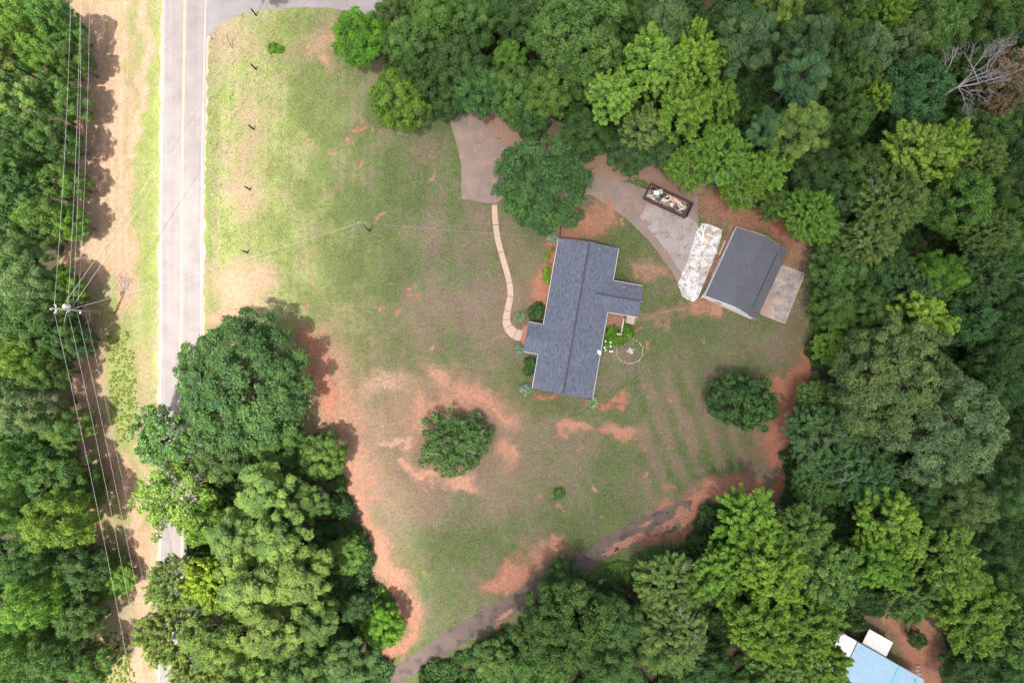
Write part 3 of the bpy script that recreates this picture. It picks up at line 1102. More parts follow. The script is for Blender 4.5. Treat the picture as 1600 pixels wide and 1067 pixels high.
for x in (-DL / 2, DL / 2):
    m.box((x, 0, DH + .04), (.09, DW - .1, .1))
m.build('top_rail', M_DSTEEL, dump)
for x in (-2.9, 2.9):
    for y in (-.8, .8):
        MB().tube([(x, y - .08, .12), (x, y + .08, .12)], .12, 10).build('wheel', M_DARK, dump)

DM = Matrix.Translation((dz.x, dz.y, 0)) @ Matrix.Rotation(dang, 4, 'Z')


def load(name, mesh, x, y, z, rz, label, cat='debris', group='debris heaped in the dumpster', rx=0, ry=0):
    o = link_mesh(name, mesh)
    o.matrix_world = DM @ Matrix.Translation((x, y, z)) @ Matrix.Rotation(rz, 4, 'Z') @ Matrix.Rotation(ry, 4, 'Y') @ Matrix.Rotation(rx, 4, 'X')
    return tag(o, label, cat, group)


def lump(name, r, mat, seed, sq=(1, 1, .7), rough_=.25):
    bm = bmesh.new()
    bmesh.ops.create_icosphere(bm, subdivisions=3, radius=r)
    rr = random.Random(seed)
    ks = [(Vector((rr.gauss(0, 1), rr.gauss(0, 1), rr.gauss(0, 1))).normalized(), rr.uniform(2, 6), rr.uniform(0, 6)) for _ in range(9)]
    for v in bm.verts:
        d = v.co.normalized()
        f = 1 + rough_ * sum(math.sin(k.dot(d) * q + ph) for k, q, ph in ks) / 4
        v.co = Vector((v.co.x * f * sq[0], v.co.y * f * sq[1], v.co.z * f * sq[2]))
    me = bpy.data.meshes.new(name)
    bm.to_mesh(me)
    bm.free()
    me.materials.append(mat)
    me.polygons.foreach_set('use_smooth', [True] * len(me.polygons))
    return me


def plate(name, sx, sy, sz, mat):
    return MB().box((0, 0, 0), (sx, sy, sz)).mesh(name, mat)


M_BAG = simple('black_plastic_bag', (.014, .016, .022), .35, .4, 5, .5)
M_WOODR = simple('splintered_wood', (.34, .24, .17), .85, .4, 3)
M_BLUE = simple('faded_blue_plastic', (.07, .13, .19), .5, .2, 3)
M_GREYP = simple('grey_sheet_paint', (.26, .275, .29), .7, .2, 4)
M_RUB = simple('mixed_rubble', (.22, .19, .17), .95, .7, 3)
# rubble filling
rr = random.Random(12)
for nm, mt, k in (('rubble', M_RUB, 190), ('plaster_rubble', M_PLATE, 40), ('splintered_wood', M_WOODR, 55), ('dark_rubble', M_BAG, 170)):
    m = MB()
    for i in range(k):
        x, y = rr.uniform(-DL / 2 + .2, DL / 2 - .75), rr.uniform(-DW / 2 + .14, DW / 2 - .62)
        z = 1.08 + .25 * math.cos(x * .8) - .12 * abs(y) + rr.uniform(-.08, .08)
        m.box((x, y, z), (rr.uniform(.1, .62), rr.uniform(.06, .22), rr.uniform(.04, .14)), rr.uniform(0, 3), rr.uniform(-.5, .5), rr.uniform(-.4, .4))
    if nm == 'rubble':
        m.box((-.3, -.15, .70), (DL - 1.2, DW - .7, .6))
        m.box((-.3, DW / 2 - .28, .45), (DL - 1.0, .4, .4))
    o = m.build(nm, mt, None)
    o.matrix_world = DM
    tag(o, {'rubble': 'mixed grey and brown rubble filling the dumpster', 'plaster_rubble': 'broken pale plaster mixed into the dumpster load', 'splintered_wood': 'splintered tan wood mixed into the dumpster load', 'dark_rubble': 'dark scraps mixed into the dumpster load'}[nm], kind='stuff')
load('rubbish_bag', lump('rubbish_bag', .45, M_BAG, 1), -2.75, .40, 1.35, .3, 'black rubbish bag in the corner of the dumpster by a blue sheet', 'rubbish bag')
load('rubbish_bag', lump('rubbish_bag', .36, M_BAG, 2), -1.0, .42, 1.3, 1.2, 'black rubbish bag along the rusty wall, mid load', 'rubbish bag')
load('black_tub', MB().tube([(0, 0, 0), (0, 0, .3)], [.34, .40], 16).tube([(0, 0, .3), (0, 0, .32)], [.37, .33], 16).mesh('black_tub', M_DARK), 1.3, -.25, 1.22, 0, 'round black plastic tub on top of the debris', 'tub', None, .15)
load('white_box', plate('white_box', .75, .6, .4, M_LUMW), -2.25, .18, 1.42, .25, 'white carton beside the black bag in the dumpster', 'box', None, .12, .1)
load('white_box', plate('white_box', .55, .5, .3, M_PLATE), .72, -.42, 1.32, -.1, 'pale square box next to the round black tub', 'box', None, .1)
load('grey_sheet', plate('grey_sheet', .7, .75, .06, M_GREYP), -1.75, .62, 1.45, .5, 'square grey panel between two black bags', 'panel', None, .2, -.15)
load('dark_board', plate('dark_board', .55, .6, .05, M_DSTEEL), -1.35, -.5, 1.38, .1, 'dark brown board at the near rim of the load', 'board', None, .1)
load('blue_sheet', plate('blue_sheet', .6, .12, .05, M_BLUE), -2.35, .5, 1.62, .8, 'faded blue plastic strip on the white carton', 'strip', None)
load('cream_board', plate('cream_board', 1.5, .16, .06, M_LUM), -.2, -.1, 1.42, .55, 'bent cream board pointing at the round black tub', 'board', None, 0, .12)
load('cream_board', plate('cream_board', .9, .2, .06, M_PLATE), -.35, -.45, 1.36, .9, 'short cream board below the bent one, near the rim', 'board', None, 0, .1)
M_PINK = simple('pinkish_lumber', (.55, .36, .27), .8, .15, 4)
for i, (x, y, a, l) in enumerate(((.75, .40, -.35, 2.0), (.95, .25, -.42, 2.1), (1.35, .48, -.25, 1.7), (.55, .1, -.5, 1.5), (1.75, .22, -.3, 1.9), (1.5, -.02, -.6, 1.3))):
    load('lumber', plate('lumber', l, .13, .08, (M_LUM, M_PINK)[i % 2]), x, y, 1.36 + .05 * i, a, 'tan stick of lumber in the bundle along the rusty wall', 'lumber', 'lumber bundle in the dumpster', 0, .05 * (i - 3))
for i, (x, y, a) in enumerate(((-2.9, -.55, .4), (-2.4, -.8, -.1), (-.75, -.25, .9), (-.6, -.35, -.6), (2.4, -.3, .2), (2.2, -.55, 1.0))):
    load('trim_scrap', plate('trim_scrap', .9 if i < 4 else .5, .12, .05, M_LUMW), x, y, 1.36, a, 'white scrap of trim on top of the debris load', 'scrap', 'white trim scraps in the dumpster', 0, .1)

# ---------------------------------------------------------------- front walk
walk = empty('walkway', (*G(795, 430), 0), 0, 'narrow curving tan concrete walk from the drive to the porch')
walk['kind'] = 'structure'
CL = [(772.5, 320, .88), (774, 345, .88), (777.5, 372, .88), (784, 398, .86), (791.5, 424, .88), (796.5, 445, .88), (797.5, 462, .92), (794, 480, .98), (791.5, 496, 1.1), (793, 509, 1.35), (801, 519, 1.6), (810, 523.5, 1.7), (817, 525.5, 1.75)]


def spline(pts, n):
    out = []
    for i in range(len(pts) - 1):
        p0, p1, p2, p3 = pts[max(i - 1, 0)], pts[i], pts[i + 1], pts[min(i + 2, len(pts) - 1)]
        for k in range(n):
            t = k / n
            out.append(tuple(.5 * (2 * b + (c - a) * t + (2 * a - 5 * b + 4 * c - d_) * t * t + (3 * b - a - 3 * c + d_) * t ** 3) for a, b, c, d_ in zip(p0, p1, p2, p3)))
    return out + [pts[-1]]


fine = spline(CL, 12)
rper = random.Random(8)
wo = Vector(walk.location)
i = 0
while i < len(fine) - 2:
    i0, per = i, rper.choice((11, 15, 19, 24))
    seg = fine[i:i + per + 1]
    i += per
    if len(seg) < 3:
        continue
    le, ri = [], []
    for j, (x, y, w_) in enumerate(seg):
        q = i0 + j
        a, b = fine[max(q - 1, 0)], fine[min(q + 1, len(fine) - 1)]
        d = Vector((b[0] - a[0], -(b[1] - a[1]), 0)).normalized()
        nn = Vector((-d.y, d.x, 0))
        c = Vector((*G(x, y), 0)) - wo
        if j == 0:
            c += d * .05
        if j == len(seg) - 1:
            c -= d * .05
        le.append(c + nn * w_ / 2)
        ri.append(c - nn * w_ / 2)
    poly = [(p.x, p.y) for p in ri] + [(p.x, p.y) for p in reversed(le)]
    m = MB()
    n = len(ri)
    vs = [(p.x, p.y, .06) for p in ri] + [(p.x, p.y, .06) for p in le] + [(p.x, p.y, -.02) for p in ri] + [(p.x, p.y, -.02) for p in le]
    fs = []
    for k in range(n - 1):
        fs.append((k, k + 1, n + k + 1, n + k))
        fs.append((2 * n + k, 2 * n + k + 1, k + 1, k))
        fs.append((n + k, n + k + 1, 3 * n + k + 1, 3 * n + k))
    fs.append((0, n, 3 * n, 2 * n))
    fs.append((n - 1, 3 * n - 1, 4 * n - 1, 2 * n - 1))
    m.add(vs, fs)
    m.build('slab', M_WALK, walk)

# fire pit: ring of stones round an ash heap
c = G(984, 548.7)
pit = empty('fire_pit', (c[0], c[1], 0), 0, 'ring of pale stones in the grass around a small rock heap', 'fire pit')
rr = random.Random(3)
for k in range(44):
    t = 2 * math.pi * k / 44
    if .5 < t < 1.9 and rr.random() < .55:
        continue
    r = 1.98 + rr.uniform(-.09, .09) + .08 * math.sin(2 * t + 1)
    MB().box((r * math.cos(t), r * math.sin(t), .05), (rr.uniform(.16, .27), rr.uniform(.10, .15), rr.uniform(.08, .14)), t + math.pi / 2 + rr.uniform(-.2, .2)).build('stone', M_STONE, pit)
hs = lump('rock', .3, M_ASH, 5, (1, 1, .5), .35)
for x, y, s in ((.12, .12, 1.1), (-.28, -.08, .6), (.32, -.25, .7), (-.05, .4, .55), (.1, -.3, .6), (-.5, .1, .35), (.45, .2, .4)):
    o = link_mesh('rock', hs, pit, (x, y, .05))
    o.scale = (s, s, s)

# ---------------------------------------------------------------- blue roofed building at the south edge
b0 = P(1340.5, 1002.7, 3.2)
b1 = P(1444.6, 1061.8, 3.2)
bang = math.atan2(b1.y - b0.y, b1.x - b0.x)
BL = (b1 - b0).length
bl = empty('metal_house', (b0.x, b0.y, 0), bang, 'building with light blue corrugated metal roof among the trees', 'building')
BD = 9.0


def corrugated(x0, x1, y0, z0, y1, z1, name, mat, parent, n=None, amp=.022, along='x'):
    """ribbed sheet; ribs run along x"""
    n = n or max(2, int(abs(y1 - y0) / .30))
    m = MB()
    prof = []
    for i in range(n):
        for f, h in ((0, 0), (.62, 0), (.70, 1), (.90, 1), (.98, 0)):
            t = (i + f) / n
            prof.append((y0 + (y1 - y0) * t, z0 + (z1 - z0) * t + h * amp * 2))
    k = len(prof)
    for x in (x0, x1):
        m.v += [(x, y, z) for y, z in prof]
    for i in range(k - 1):
        m.f.append((i, i + 1, k + i + 1, k + i))
    m.v += [(x, y, z - .09) for x in (x0, x1) for y, z in prof]
    for i in range(k - 1):
        m.f.append((2 * k + i, 3 * k + i, 3 * k + i + 1, 2 * k + i + 1))
    for s in (0, 1):
        for i in range(k - 1):
            m.f.append((s * k + i, (2 + s) * k + i, (2 + s) * k + i + 1, s * k + i + 1))
    for i in (0, k - 1):
        m.f.append((i, k + i, 3 * k + i, 2 * k + i))
    return m.build(name, mat, parent)


M_BLUEROOF = simple('light_blue_metal', (.27, .41, .54), .4, .06, 1.2, .4)
M_WROOF = simple('white_metal_sheet', (.58, .58, .57), .5, .05, 1.2, .4, stain=(.42, .39, .37))
M_WROOF2 = simple('clean_white_metal', (.66, .67, .68), .45, .04, 1.2, .4)
corrugated(0, BL, 0, 3.2, -BD, 4.4, 'roof', M_BLUEROOF, bl)
cx = (P(1403.5, 1043, 3.2) - b0).length
MB().slab([(cx - .13, -BD, 4.48), (cx + .13, -BD, 4.48), (cx + .13, 0, 3.28), (cx - .13, 0, 3.28)], .03).build('seam_strip', simple('bright_blue_trim', (.14, .45, .62), .4, .05, 2), bl)
m = MB()
m.box((BL / 2, -.4, 1.5), (BL - .8, .14, 3.0)).box((BL / 2, -BD + .4, 1.95), (BL - .8, .14, 3.9)).box((BL - .5, -BD / 2, 1.6), (.14, BD - .96, 3.2)).box((.5, -BD / 2, 1.6), (.14, BD - .96, 3.2))
m.build('wall', M_SIDING, bl)
corrugated(-2.85, -.05, .0, 3.02, -2.9, 3.4, 'side_roof', M_WROOF2, bl)
corrugated(-4.5, -.5, -2.95, 3.3, -8.6, 4.1, 'side_roof', M_WROOF2, bl)
m = MB()
m.box((-1.5, -.3, 1.45), (2.2, .12, 2.9)).box((-2.6, -3.5, 1.5), (.12, 5.5, 2.9))
m.build('wall', M_SIDING, bl)
m = MB()
m.tube([(BL - 1.6, -.5, 3.42), (BL - .9, -1.3, 3.5), (BL - .1, -1.75, 3.52)], .04, 5)
m.build('cable', M_DARK, bl)
# lean-to shelter beside it
l0 = P(1346.7, 1005, 2.5)
l1 = P(1383, 1027.5, 2.5)
l2 = P(1359, 982.5, 2.5)
sh = empty('lean_to', (l0.x, l0.y, 0), bang, 'white corrugated lean-to roof against the blue roofed building', 'shelter')
LW, LD = (l1 - l0).length, (l2 - l0).length
corrugated(0, LW, .05, 2.55, LD, 2.35, 'roof', M_WROOF, sh)
for x in (.15, LW - .15):
    MB().box((x, LD - .15, 1.13), (.1, .1, 2.24)).build('leg', M_WOOD, sh)
p = P(1462, 1050, .0)
for i, (x, y) in enumerate(((1432, 1046), (1436, 1052), (1433, 1040))):
    q = G(x, y)
    o = link_mesh('pale_rock', lump('pale_rock', .32, M_STONE, 30 + i, (1, .8, .6), .4), None, (q[0], q[1], .1))
    tag(o, 'pale rock in the heap between the blue roof and the dirt track', 'rock', 'rocks by the dirt track')

# ---------------------------------------------------------------- poles and wires
ub = G(180, 489)
up = empty('utility_pole', (ub[0], ub[1], 0), 0, 'tall wooden utility pole with transformer at the wooded verge', 'utility pole')
MB().tube([(0, 0, -.3), (0, 0, 14.7)], [.19, .12], 10).build('pole', M_POLE, up, True)
M_CAN = simple('transformer_grey', (.62, .65, .68), .45, .06, 3, .5)
tr = MB().tube([(-.05, .42, 11.0), (-.05, .42, 11.1), (-.05, .42, 12.0), (-.05, .42, 12.12)], [.28, .33, .33, .24], 16).build('transformer', M_CAN, up, True)
MB().tube([(-.05, .42, 12.1), (-.05, .42, 12.4)], [.07, .05], 8).tube([(.12, .5, 12.1), (.12, .5, 12.35)], [.06, .05], 8).build('bushing', M_PLATE, tr)
MB().box((0, .18, 11.5), (.12, .3, .5)).build('bracket', M_METAL, up)
MB().box((0, -.02, 13.85), (.12, 1.3, .12)).build('crossarm', M_METAL, up)
for y in (-.55, .0, .5):
    MB().tube([(0, y, 13.9), (0, y, 14.1), (0, y, 14.2)], [.09, .12, .06], 8).build('insulator', M_PLATE, up, True)
MB().tube([(0, -.12, 14.6), (0, -.12, 15.0)], [.11, .08], 8).build('insulator', M_PLATE, up, True)
MB().tube([(0, -.25, 11.0), (0, -.25, 11.35)], [.1, .08], 8).build('insulator', M_PLATE, up, True)
MB().box((.0, -.2, 8.6), (.14, .5, .22)).build('cable_bracket', M_METAL, up)
MB().tube([(.0, -.16, 3.7), (.0, -.16, 4.0)], [.2, .2], 8).build('strap', M_DARK, up)

M_WIRE = simple('bare_aluminium_wire', (.37, .37, .37), .5, .05, 2, .4, bump=0)
M_WIRED = simple('weathered_cable', (.32, .32, .32), .7, .1, 2, bump=0)


def wire(a, b, sag, label, r=.014, mat=None, name='power_line', group=None, n=28):
    pts = []
    for i in range(n + 1):
        t = i / n
        p = a.lerp(b, t)
        p.z -= sag * 4 * t * (1 - t)
        pts.append(p)
    o = MB().tube(pts, r, 5).build(name, mat or M_WIRE, None, True)
    return tag(o, label, 'power line', group)


U = Vector((ub[0], ub[1], 0))


def on(h, dy=0, dx=0):
    return U + Vector((dx, dy, h))


wire(on(14.2, .5), P(113, -160, 14.0), .8, 'bare overhead wire from the pole top, outermost over the woods')
wire(on(11.4, .6), P(127, -160, 11.6), .7, 'second overhead wire beyond the pole, inside the outermost one')
wire(on(10.3, .2), P(124, -160, 10.6), .9, 'twisted cable beside the second wire beyond the pole', .015, M_WIRED)
wire(on(9.2, .2), P(141, -160, 9.6), .8, 'lowest overhead wire beyond the pole, towards the road', .015, M_WIRED)
wire(on(14.2, -.55), P(232, 1220, 13.6), .8, 'overhead wire south of the pole, outermost over the trees')
wire(on(11.3, -.3), P(252, 1220, 11.2), .7, 'overhead wire south of the pole, middle of the three bright ones')
wire(on(9.3, -.3), P(270, 1220, 9.3), .7, 'overhead wire south of the pole, closest to the road of the bright ones')
wire(on(7.4, -.3), P(283, 1220, 7.4), .7, 'thin dark overhead cable south of the pole nearest the road', .013, M_WIRED)
wire(on(12.4, .5), P(432, -40, 11.8), 1.0, 'upper of two wires slanting across the road to the side road', .018)
wire(on(10.6, .25), P(441, -40, 10.0), 1.0, 'lower of two wires slanting across the road to the side road', .018)
gw = P(80, 592, 0.2)
wire(on(11.6, -.3), gw, .0, 'guy wire running from the pole down into the woods', .028, name='guy_wire')
gp = P(143, 543, 0.0)
wire(on(6.5, -.2), gp, .0, 'short guy wire beside the pole with yellow guard', .015, M_WIRED, 'guy_wire')
a, b = gp.lerp(on(6.5, -.2), .02), gp.lerp(on(6.5, -.2), .42)
tag(MB().tube([a, b], .05, 6).build('guy_guard', simple('yellow_plastic', (.70, .48, .04), .5, .08, 2), None), 'yellow plastic guard on the short guy wire', 'guy guard')
sb = G(578, 361)
sp = empty('service_pole', (sb[0], sb[1], 0), 0, 'slim weathered service pole standing alone in the lawn', 'utility pole')
MB().tube([(0, 0, -.2), (0, 0, 7.6)], [.14, .09], 8).build('pole', simple('green_grey_wood', (.16, .17, .15), .9, .3, 5), sp, True)
MB().box((0, .05, 7.3), (.35, .12, .14)).build('bracket', M_METAL, sp)
MB().tube([(-.1, 0, 7.55), (-.1, 0, 7.75)], [.08, .06], 8).build('insulator', M_PLATE, sp)
st = Vector((sb[0], sb[1], 7.45))
wire(on(10.7, .1), st, 1.3, 'twisted service cable from the pole across the road to the lawn', .014, M_WIRE)
wire(st, P(872, 372, 4.0), .5, 'twisted service cable from the lawn pole to the house corner', .013, M_WIRED)

wire(P(1000, 492, 2.7), P(1101, 478, 2.6), .25, 'thin cable slung from the house wing to the garage', .013, M_WIRED)
wire(P(988, 500, 2.2), P(1098, 474, 2.5), .4, 'lower slack cable from the deck corner to the garage', .011, M_WIRED)

# fence posts, marker, brush, odds and ends
pm = None
for i, ((bx, by), lab) in enumerate((((400.4, 24.7), 'dark wooden post at the side road corner of the lawn'), ((400, 108.8), 'dark wooden post in the lawn beside the bright green clump'),
                                     ((396.6, 202.5), 'third dark wooden post from the side road'), ((390.8, 296.6), 'fourth dark wooden post from the side road'),
                                     ((387, 394.7), 'dark wooden post nearest the pale bare dirt'), ((383, 491), 'dark wooden post tucked against the big roadside oak'))):
    q = G(bx, by)
    if pm is None:
        pm = MB().tube([(0, 0, -.2), (0, 0, 2.05), (0, 0, 2.12)], [.14, .125, .07], 9).mesh('fence_post', M_POST)
    o = link_mesh('fence_post', pm, None, (q[0], q[1], 0), i * 1.3)
    tag(o, lab, 'fence post', 'posts along the lawn edge')
q = G(331, 63)
mk = empty('road_marker', (q[0], q[1], 0), 0, 'short white marker post at the side road corner', 'marker post')
MB().box((0, 0, .45), (.14, .05, .9)).build('stake', M_WHITE, mk)
MB().box((0, 0, .96), (.3, .22, .12)).build('cap', M_WHITE, mk)


def twigs(name, px, py, r, n, L, seed, mat, label, cat, h=.0):
    rr = random.Random(seed)
    m = MB()
    for _ in range(n):
        x, y = rr.gauss(0, r * .4), rr.gauss(0, r * .4)
        a = rr.uniform(0, 2 * math.pi)
        l = L * rr.uniform(.4, 1)
        z = rr.uniform(.03, .35)
        m.tube([(x, y, z), (x + l * .5 * math.cos(a), y + l * .5 * math.sin(a), z + rr.uniform(.0, .25)), (x + l * math.cos(a + .25), y + l * math.sin(a + .25), z + rr.uniform(-.1, .35))], [.03, .022, .01], 4, False)
    q = G(px, py)
    return tag(m.build(name, mat, None, loc=(q[0], q[1], h)), label, cat)


M_TWIG = simple('dead_grey_twig', (.34, .31, .29), .9, .25, 6)
M_TWIGB = simple('brown_twig', (.11, .07, .05), .9, .3, 6)
twigs('brush_pile', 193, 440, 1.6, 70, 1.4, 4, M_TWIG, 'heap of dead grey brush on the bare verge', 'brush pile')
twigs('brush_pile', 628, 201, 1.2, 40, 1.0, 6, M_TWIG, 'small grey brush heap under the light green tree at the lawn', 'brush pile')
m = MB()
a = Vector(G(363.5, 76))
m.tube([(a.x, a.y, 0), (a.x - .1, a.y + .5, .9), (a.x - .12, a.y + .9, 1.7), (a.x + .1, a.y + 1.3, 2.2)], [.06, .05, .035, .02], 6)
m.tube([(a.x - .1, a.y + .7, 1.3), (a.x - .35, a.y + 1.2, 1.8)], [.03, .01], 5)
m.tube([(a.x - .12, a.y + .9, 1.7), (a.x - .2, a.y + 1.5, 2.1)], [.03, .01], 5)
tag(m.build('bare_sapling', M_TWIGB), 'thin bare dead sapling in the lawn near the side road', 'sapling')
q = G(155, 579)
vm = empty('valve_box', (q[0], q[1], 0), .2, 'pair of white capped pipe stubs in the shaded verge', 'pipe stub')
MB().tube([(-.1, .15, 0), (-.1, .15, .4)], [.16, .16], 10).build('stub', M_DARK, vm)
MB().tube([(-.1, .15, .4), (-.1, .15, .5)], [.18, .14], 10).build('cap', M_WHITE, vm)
MB().tube([(.1, -.25, 0), (.1, -.25, .3), (.1, -.25, .36)], [.15, .15, .12], 10).build('cap', M_WHITE, vm)
q = G(938, 908)
o = MB().slab([(-.6, -.38, .16), (.55, -.42, .10), (.6, .36, .30), (-.5, .42, .34)], .05).build('grey_board', M_GREYP, None, loc=(q[0], q[1], 0), rz=.35)
tag(o, 'weathered grey board lying below the old dark driveway', 'board')
# ---------------------------------------------------------------- leaves
def leaf_material(name, fixed=None, gloss=.45):
    n = NT(name)
    if fixed:
        base = n.new('ShaderNodeRGB')
        base.outputs[0].default_value = (*fixed, 1)
        base = base.outputs[0]
    else:
        base = n.new('ShaderNodeObjectInfo').outputs['Color']
    t = n.attr('tint').outputs['Fac']
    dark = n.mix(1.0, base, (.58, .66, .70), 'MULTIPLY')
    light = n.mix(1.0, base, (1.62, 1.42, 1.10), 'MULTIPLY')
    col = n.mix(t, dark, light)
    n.color(col)
    n.rough(.62, .22)
    tr = n.new('ShaderNodeBsdfTranslucent')
    n.l.new(n.mix(1.0, col, (1.15, 1.2, .55), 'MULTIPLY'), tr.inputs['Color'])
    mx = n.new('ShaderNodeMixShader')
    mx.inputs[0].default_value = .40
    n.l.new(n.b.outputs[0], mx.inputs[1])
    n.l.new(tr.outputs[0], mx.inputs[2])
    n.l.new(mx.outputs[0], n.out.inputs['Surface'])
    return n.m


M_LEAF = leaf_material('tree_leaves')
M_BARK = simple('tree_bark', (.15, .12, .10), .95, .3, 5)
M_DEADW = simple('dead_grey_wood', (.27, .26, .255), .9, .2, 6)


def unit(a):
    return a / np.maximum(np.linalg.norm(a, axis=-1, keepdims=True), 1e-9)


def leaf_mesh(name, C, N, L, W, tint, rng, axis=None, mat=None):
    n = len(C)
    if axis is None:
        axis = rng.normal(size=(n, 3))
    t = unit(axis - (axis * N).sum(1, keepdims=True) * N)
    b = np.cross(N, t)
    L = np.broadcast_to(np.asarray(L, float), (n,))[:, None]
    W = np.broadcast_to(np.asarray(W, float), (n,))[:, None]
    k = rng.uniform(-.25, .25, (n, 1))
    V = np.empty((n, 4, 3))
    V[:, 0] = C - t * L * .5
    V[:, 1] = C + b * W * .5 + t * L * k * .4 - N * W * .12
    V[:, 2] = C + t * L * .5 - N * L * .10
    V[:, 3] = C - b * W * .5 + t * L * k * .4 - N * W * .12
    me = bpy.data.meshes.new(name)
    me.vertices.add(n * 4)
    me.vertices.foreach_set('co', V.ravel())
    me.loops.add(n * 4)
    me.loops.foreach_set('vertex_index', np.arange(n * 4, dtype=np.int32))
    me.polygons.add(n)
    me.polygons.foreach_set('loop_start', np.arange(0, n * 4, 4, dtype=np.int32))
    at = me.attributes.new('tint', 'FLOAT', 'POINT')
    at.data.foreach_set('value', np.repeat(np.clip(tint, 0, 1), 4).astype(np.float32))
    me.update()
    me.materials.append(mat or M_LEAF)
    return me


def fib_dirs(n, zmin, rng, jit=.25):
    i = np.arange(n) + .5
    z = 1 - (1 - zmin) * i / n
    ph = i * 2.39996 + rng.uniform(0, 6)
    r = np.sqrt(np.maximum(0, 1 - z * z))
    d = np.stack([r * np.cos(ph), r * np.sin(ph), z], 1)
    return unit(d + rng.normal(size=d.shape) * jit)


def lobes(d, rng, k=9, amp=.3, base=.78):
    q = unit(rng.normal(size=(k, 3)) * np.array([1, 1, .7]))
    m = np.maximum(0, d @ q.T) ** 5
    return base + amp * m.max(1)


def clump_crown(name, rng, R, Ht, depth, n_cl, n_t, n_l, leaf, cl=(.16, .27), tuft=.28, zmin=-.3, amp=.3, base=.76, jit=.2, up=.7, aspect=.62, flat=.85, mat=None, inner=.25, tvar=.48):
    """rounded clumps over a dome; tufts over each clump; leaves in each tuft"""
    d = fib_dirs(n_cl, zmin, rng, jit)
    rad = lobes(d, rng, 9, amp, base) * rng.uniform(.76, 1.10, n_cl)
    deep = rng.random(n_cl) < inner
    rad = np.where(deep, rad * rng.uniform(.45, .8, n_cl), rad)
    cr = R * rng.uniform(cl[0], cl[1], n_cl)
    ax = np.array([R, R, depth])
    cen = d * ax * rad[:, None] * (1 - cr / R)[:, None]
    cen[:, 2] += Ht - depth
    ctint = rng.normal(.42, .20, n_cl)
    # tufts
    ci = np.repeat(np.arange(n_cl), n_t)
    out = unit(d * np.array([1, 1, .8]) + np.array([0, 0, up]))
    q = unit(rng.normal(size=(len(ci), 3)) + out[ci] * 1.1)
    tc = cen[ci] + q * (cr[ci] * rng.uniform(.72, 1.08, len(ci)))[:, None] * np.array([1, 1, flat])
    tt = ctint[ci] + rng.normal(0, .20, len(ci))
    # leaves
    li = np.repeat(np.arange(len(tc)), n_l)
    o = rng.normal(size=(len(li), 3)) * tuft * .55
    C = tc[li] + o
    N = unit(q[li] * .9 + unit(o) * .3 + np.array([0, 0, .35]) + rng.normal(size=(len(li), 3)) * .6)
    L = leaf * rng.uniform(.7, 1.3, len(li))
    return leaf_mesh(name, C, N, L, L * aspect, tt[li] + rng.normal(0, tvar * .7, len(li)), rng, mat=mat), cen


def plume_crown(name, rng, R, Ht, depth, n_pl, n_t, n_l, leaf, plen=(1.6, 3.0), prad=(.35, .6), zmin=-.25, amp=.35, base=.74, rise=.5, tuft=.22, aspect=.6, thin=0.0, tvar=.5, droop=.0):
    """leafy shoots pointing outwards and up, as feathered fingers"""
    d = fib_dirs(n_pl, zmin, rng, .22)
    rad = lobes(d, rng, 8, amp, base) * rng.uniform(.8, 1.08, n_pl)
    ax = np.array([R, R, depth])
    tip = d * ax * rad[:, None]
    tip[:, 2] += Ht - depth
    a = unit(d * np.array([1, 1, .5]) + np.array([0, 0, rise]) + rng.normal(size=d.shape) * .25)
    ln = rng.uniform(*plen, n_pl)
    pr = rng.uniform(*prad, n_pl)
    ptint = rng.normal(.42, .16, n_pl)
    ci = np.repeat(np.arange(n_pl), n_t)
    s = rng.random(len(ci)) ** .8
    r = pr[ci] * (1 - s * .75) ** .8 + .05
    q = unit(rng.normal(size=(len(ci), 3)))
    rr = r * rng.uniform(.4, 1.05, len(ci))
    tc = tip[ci] - a[ci] * (ln[ci] * (1 - s))[:, None] + q * rr[:, None]
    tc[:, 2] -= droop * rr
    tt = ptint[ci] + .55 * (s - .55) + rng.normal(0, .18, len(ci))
    li = np.repeat(np.arange(len(tc)), n_l)
    o = rng.normal(size=(len(li), 3)) * tuft * .5
    C = tc[li] + o
    N = unit(q[li] * .6 + a[ci][li] * .25 + np.array([0, 0, .7]) + rng.normal(size=(len(li), 3)) * .42)
    L = leaf * rng.uniform(.7, 1.35, len(li))
    axis = a[ci][li] + q[li] * .8 + rng.normal(size=(len(li), 3)) * (.25 if thin else .7)
    return leaf_mesh(name, C, N, L, L * (thin or aspect), tt[li] + rng.normal(0, tvar * .5, len(li)), rng, axis), tip - a * (ln * .7)[:, None]


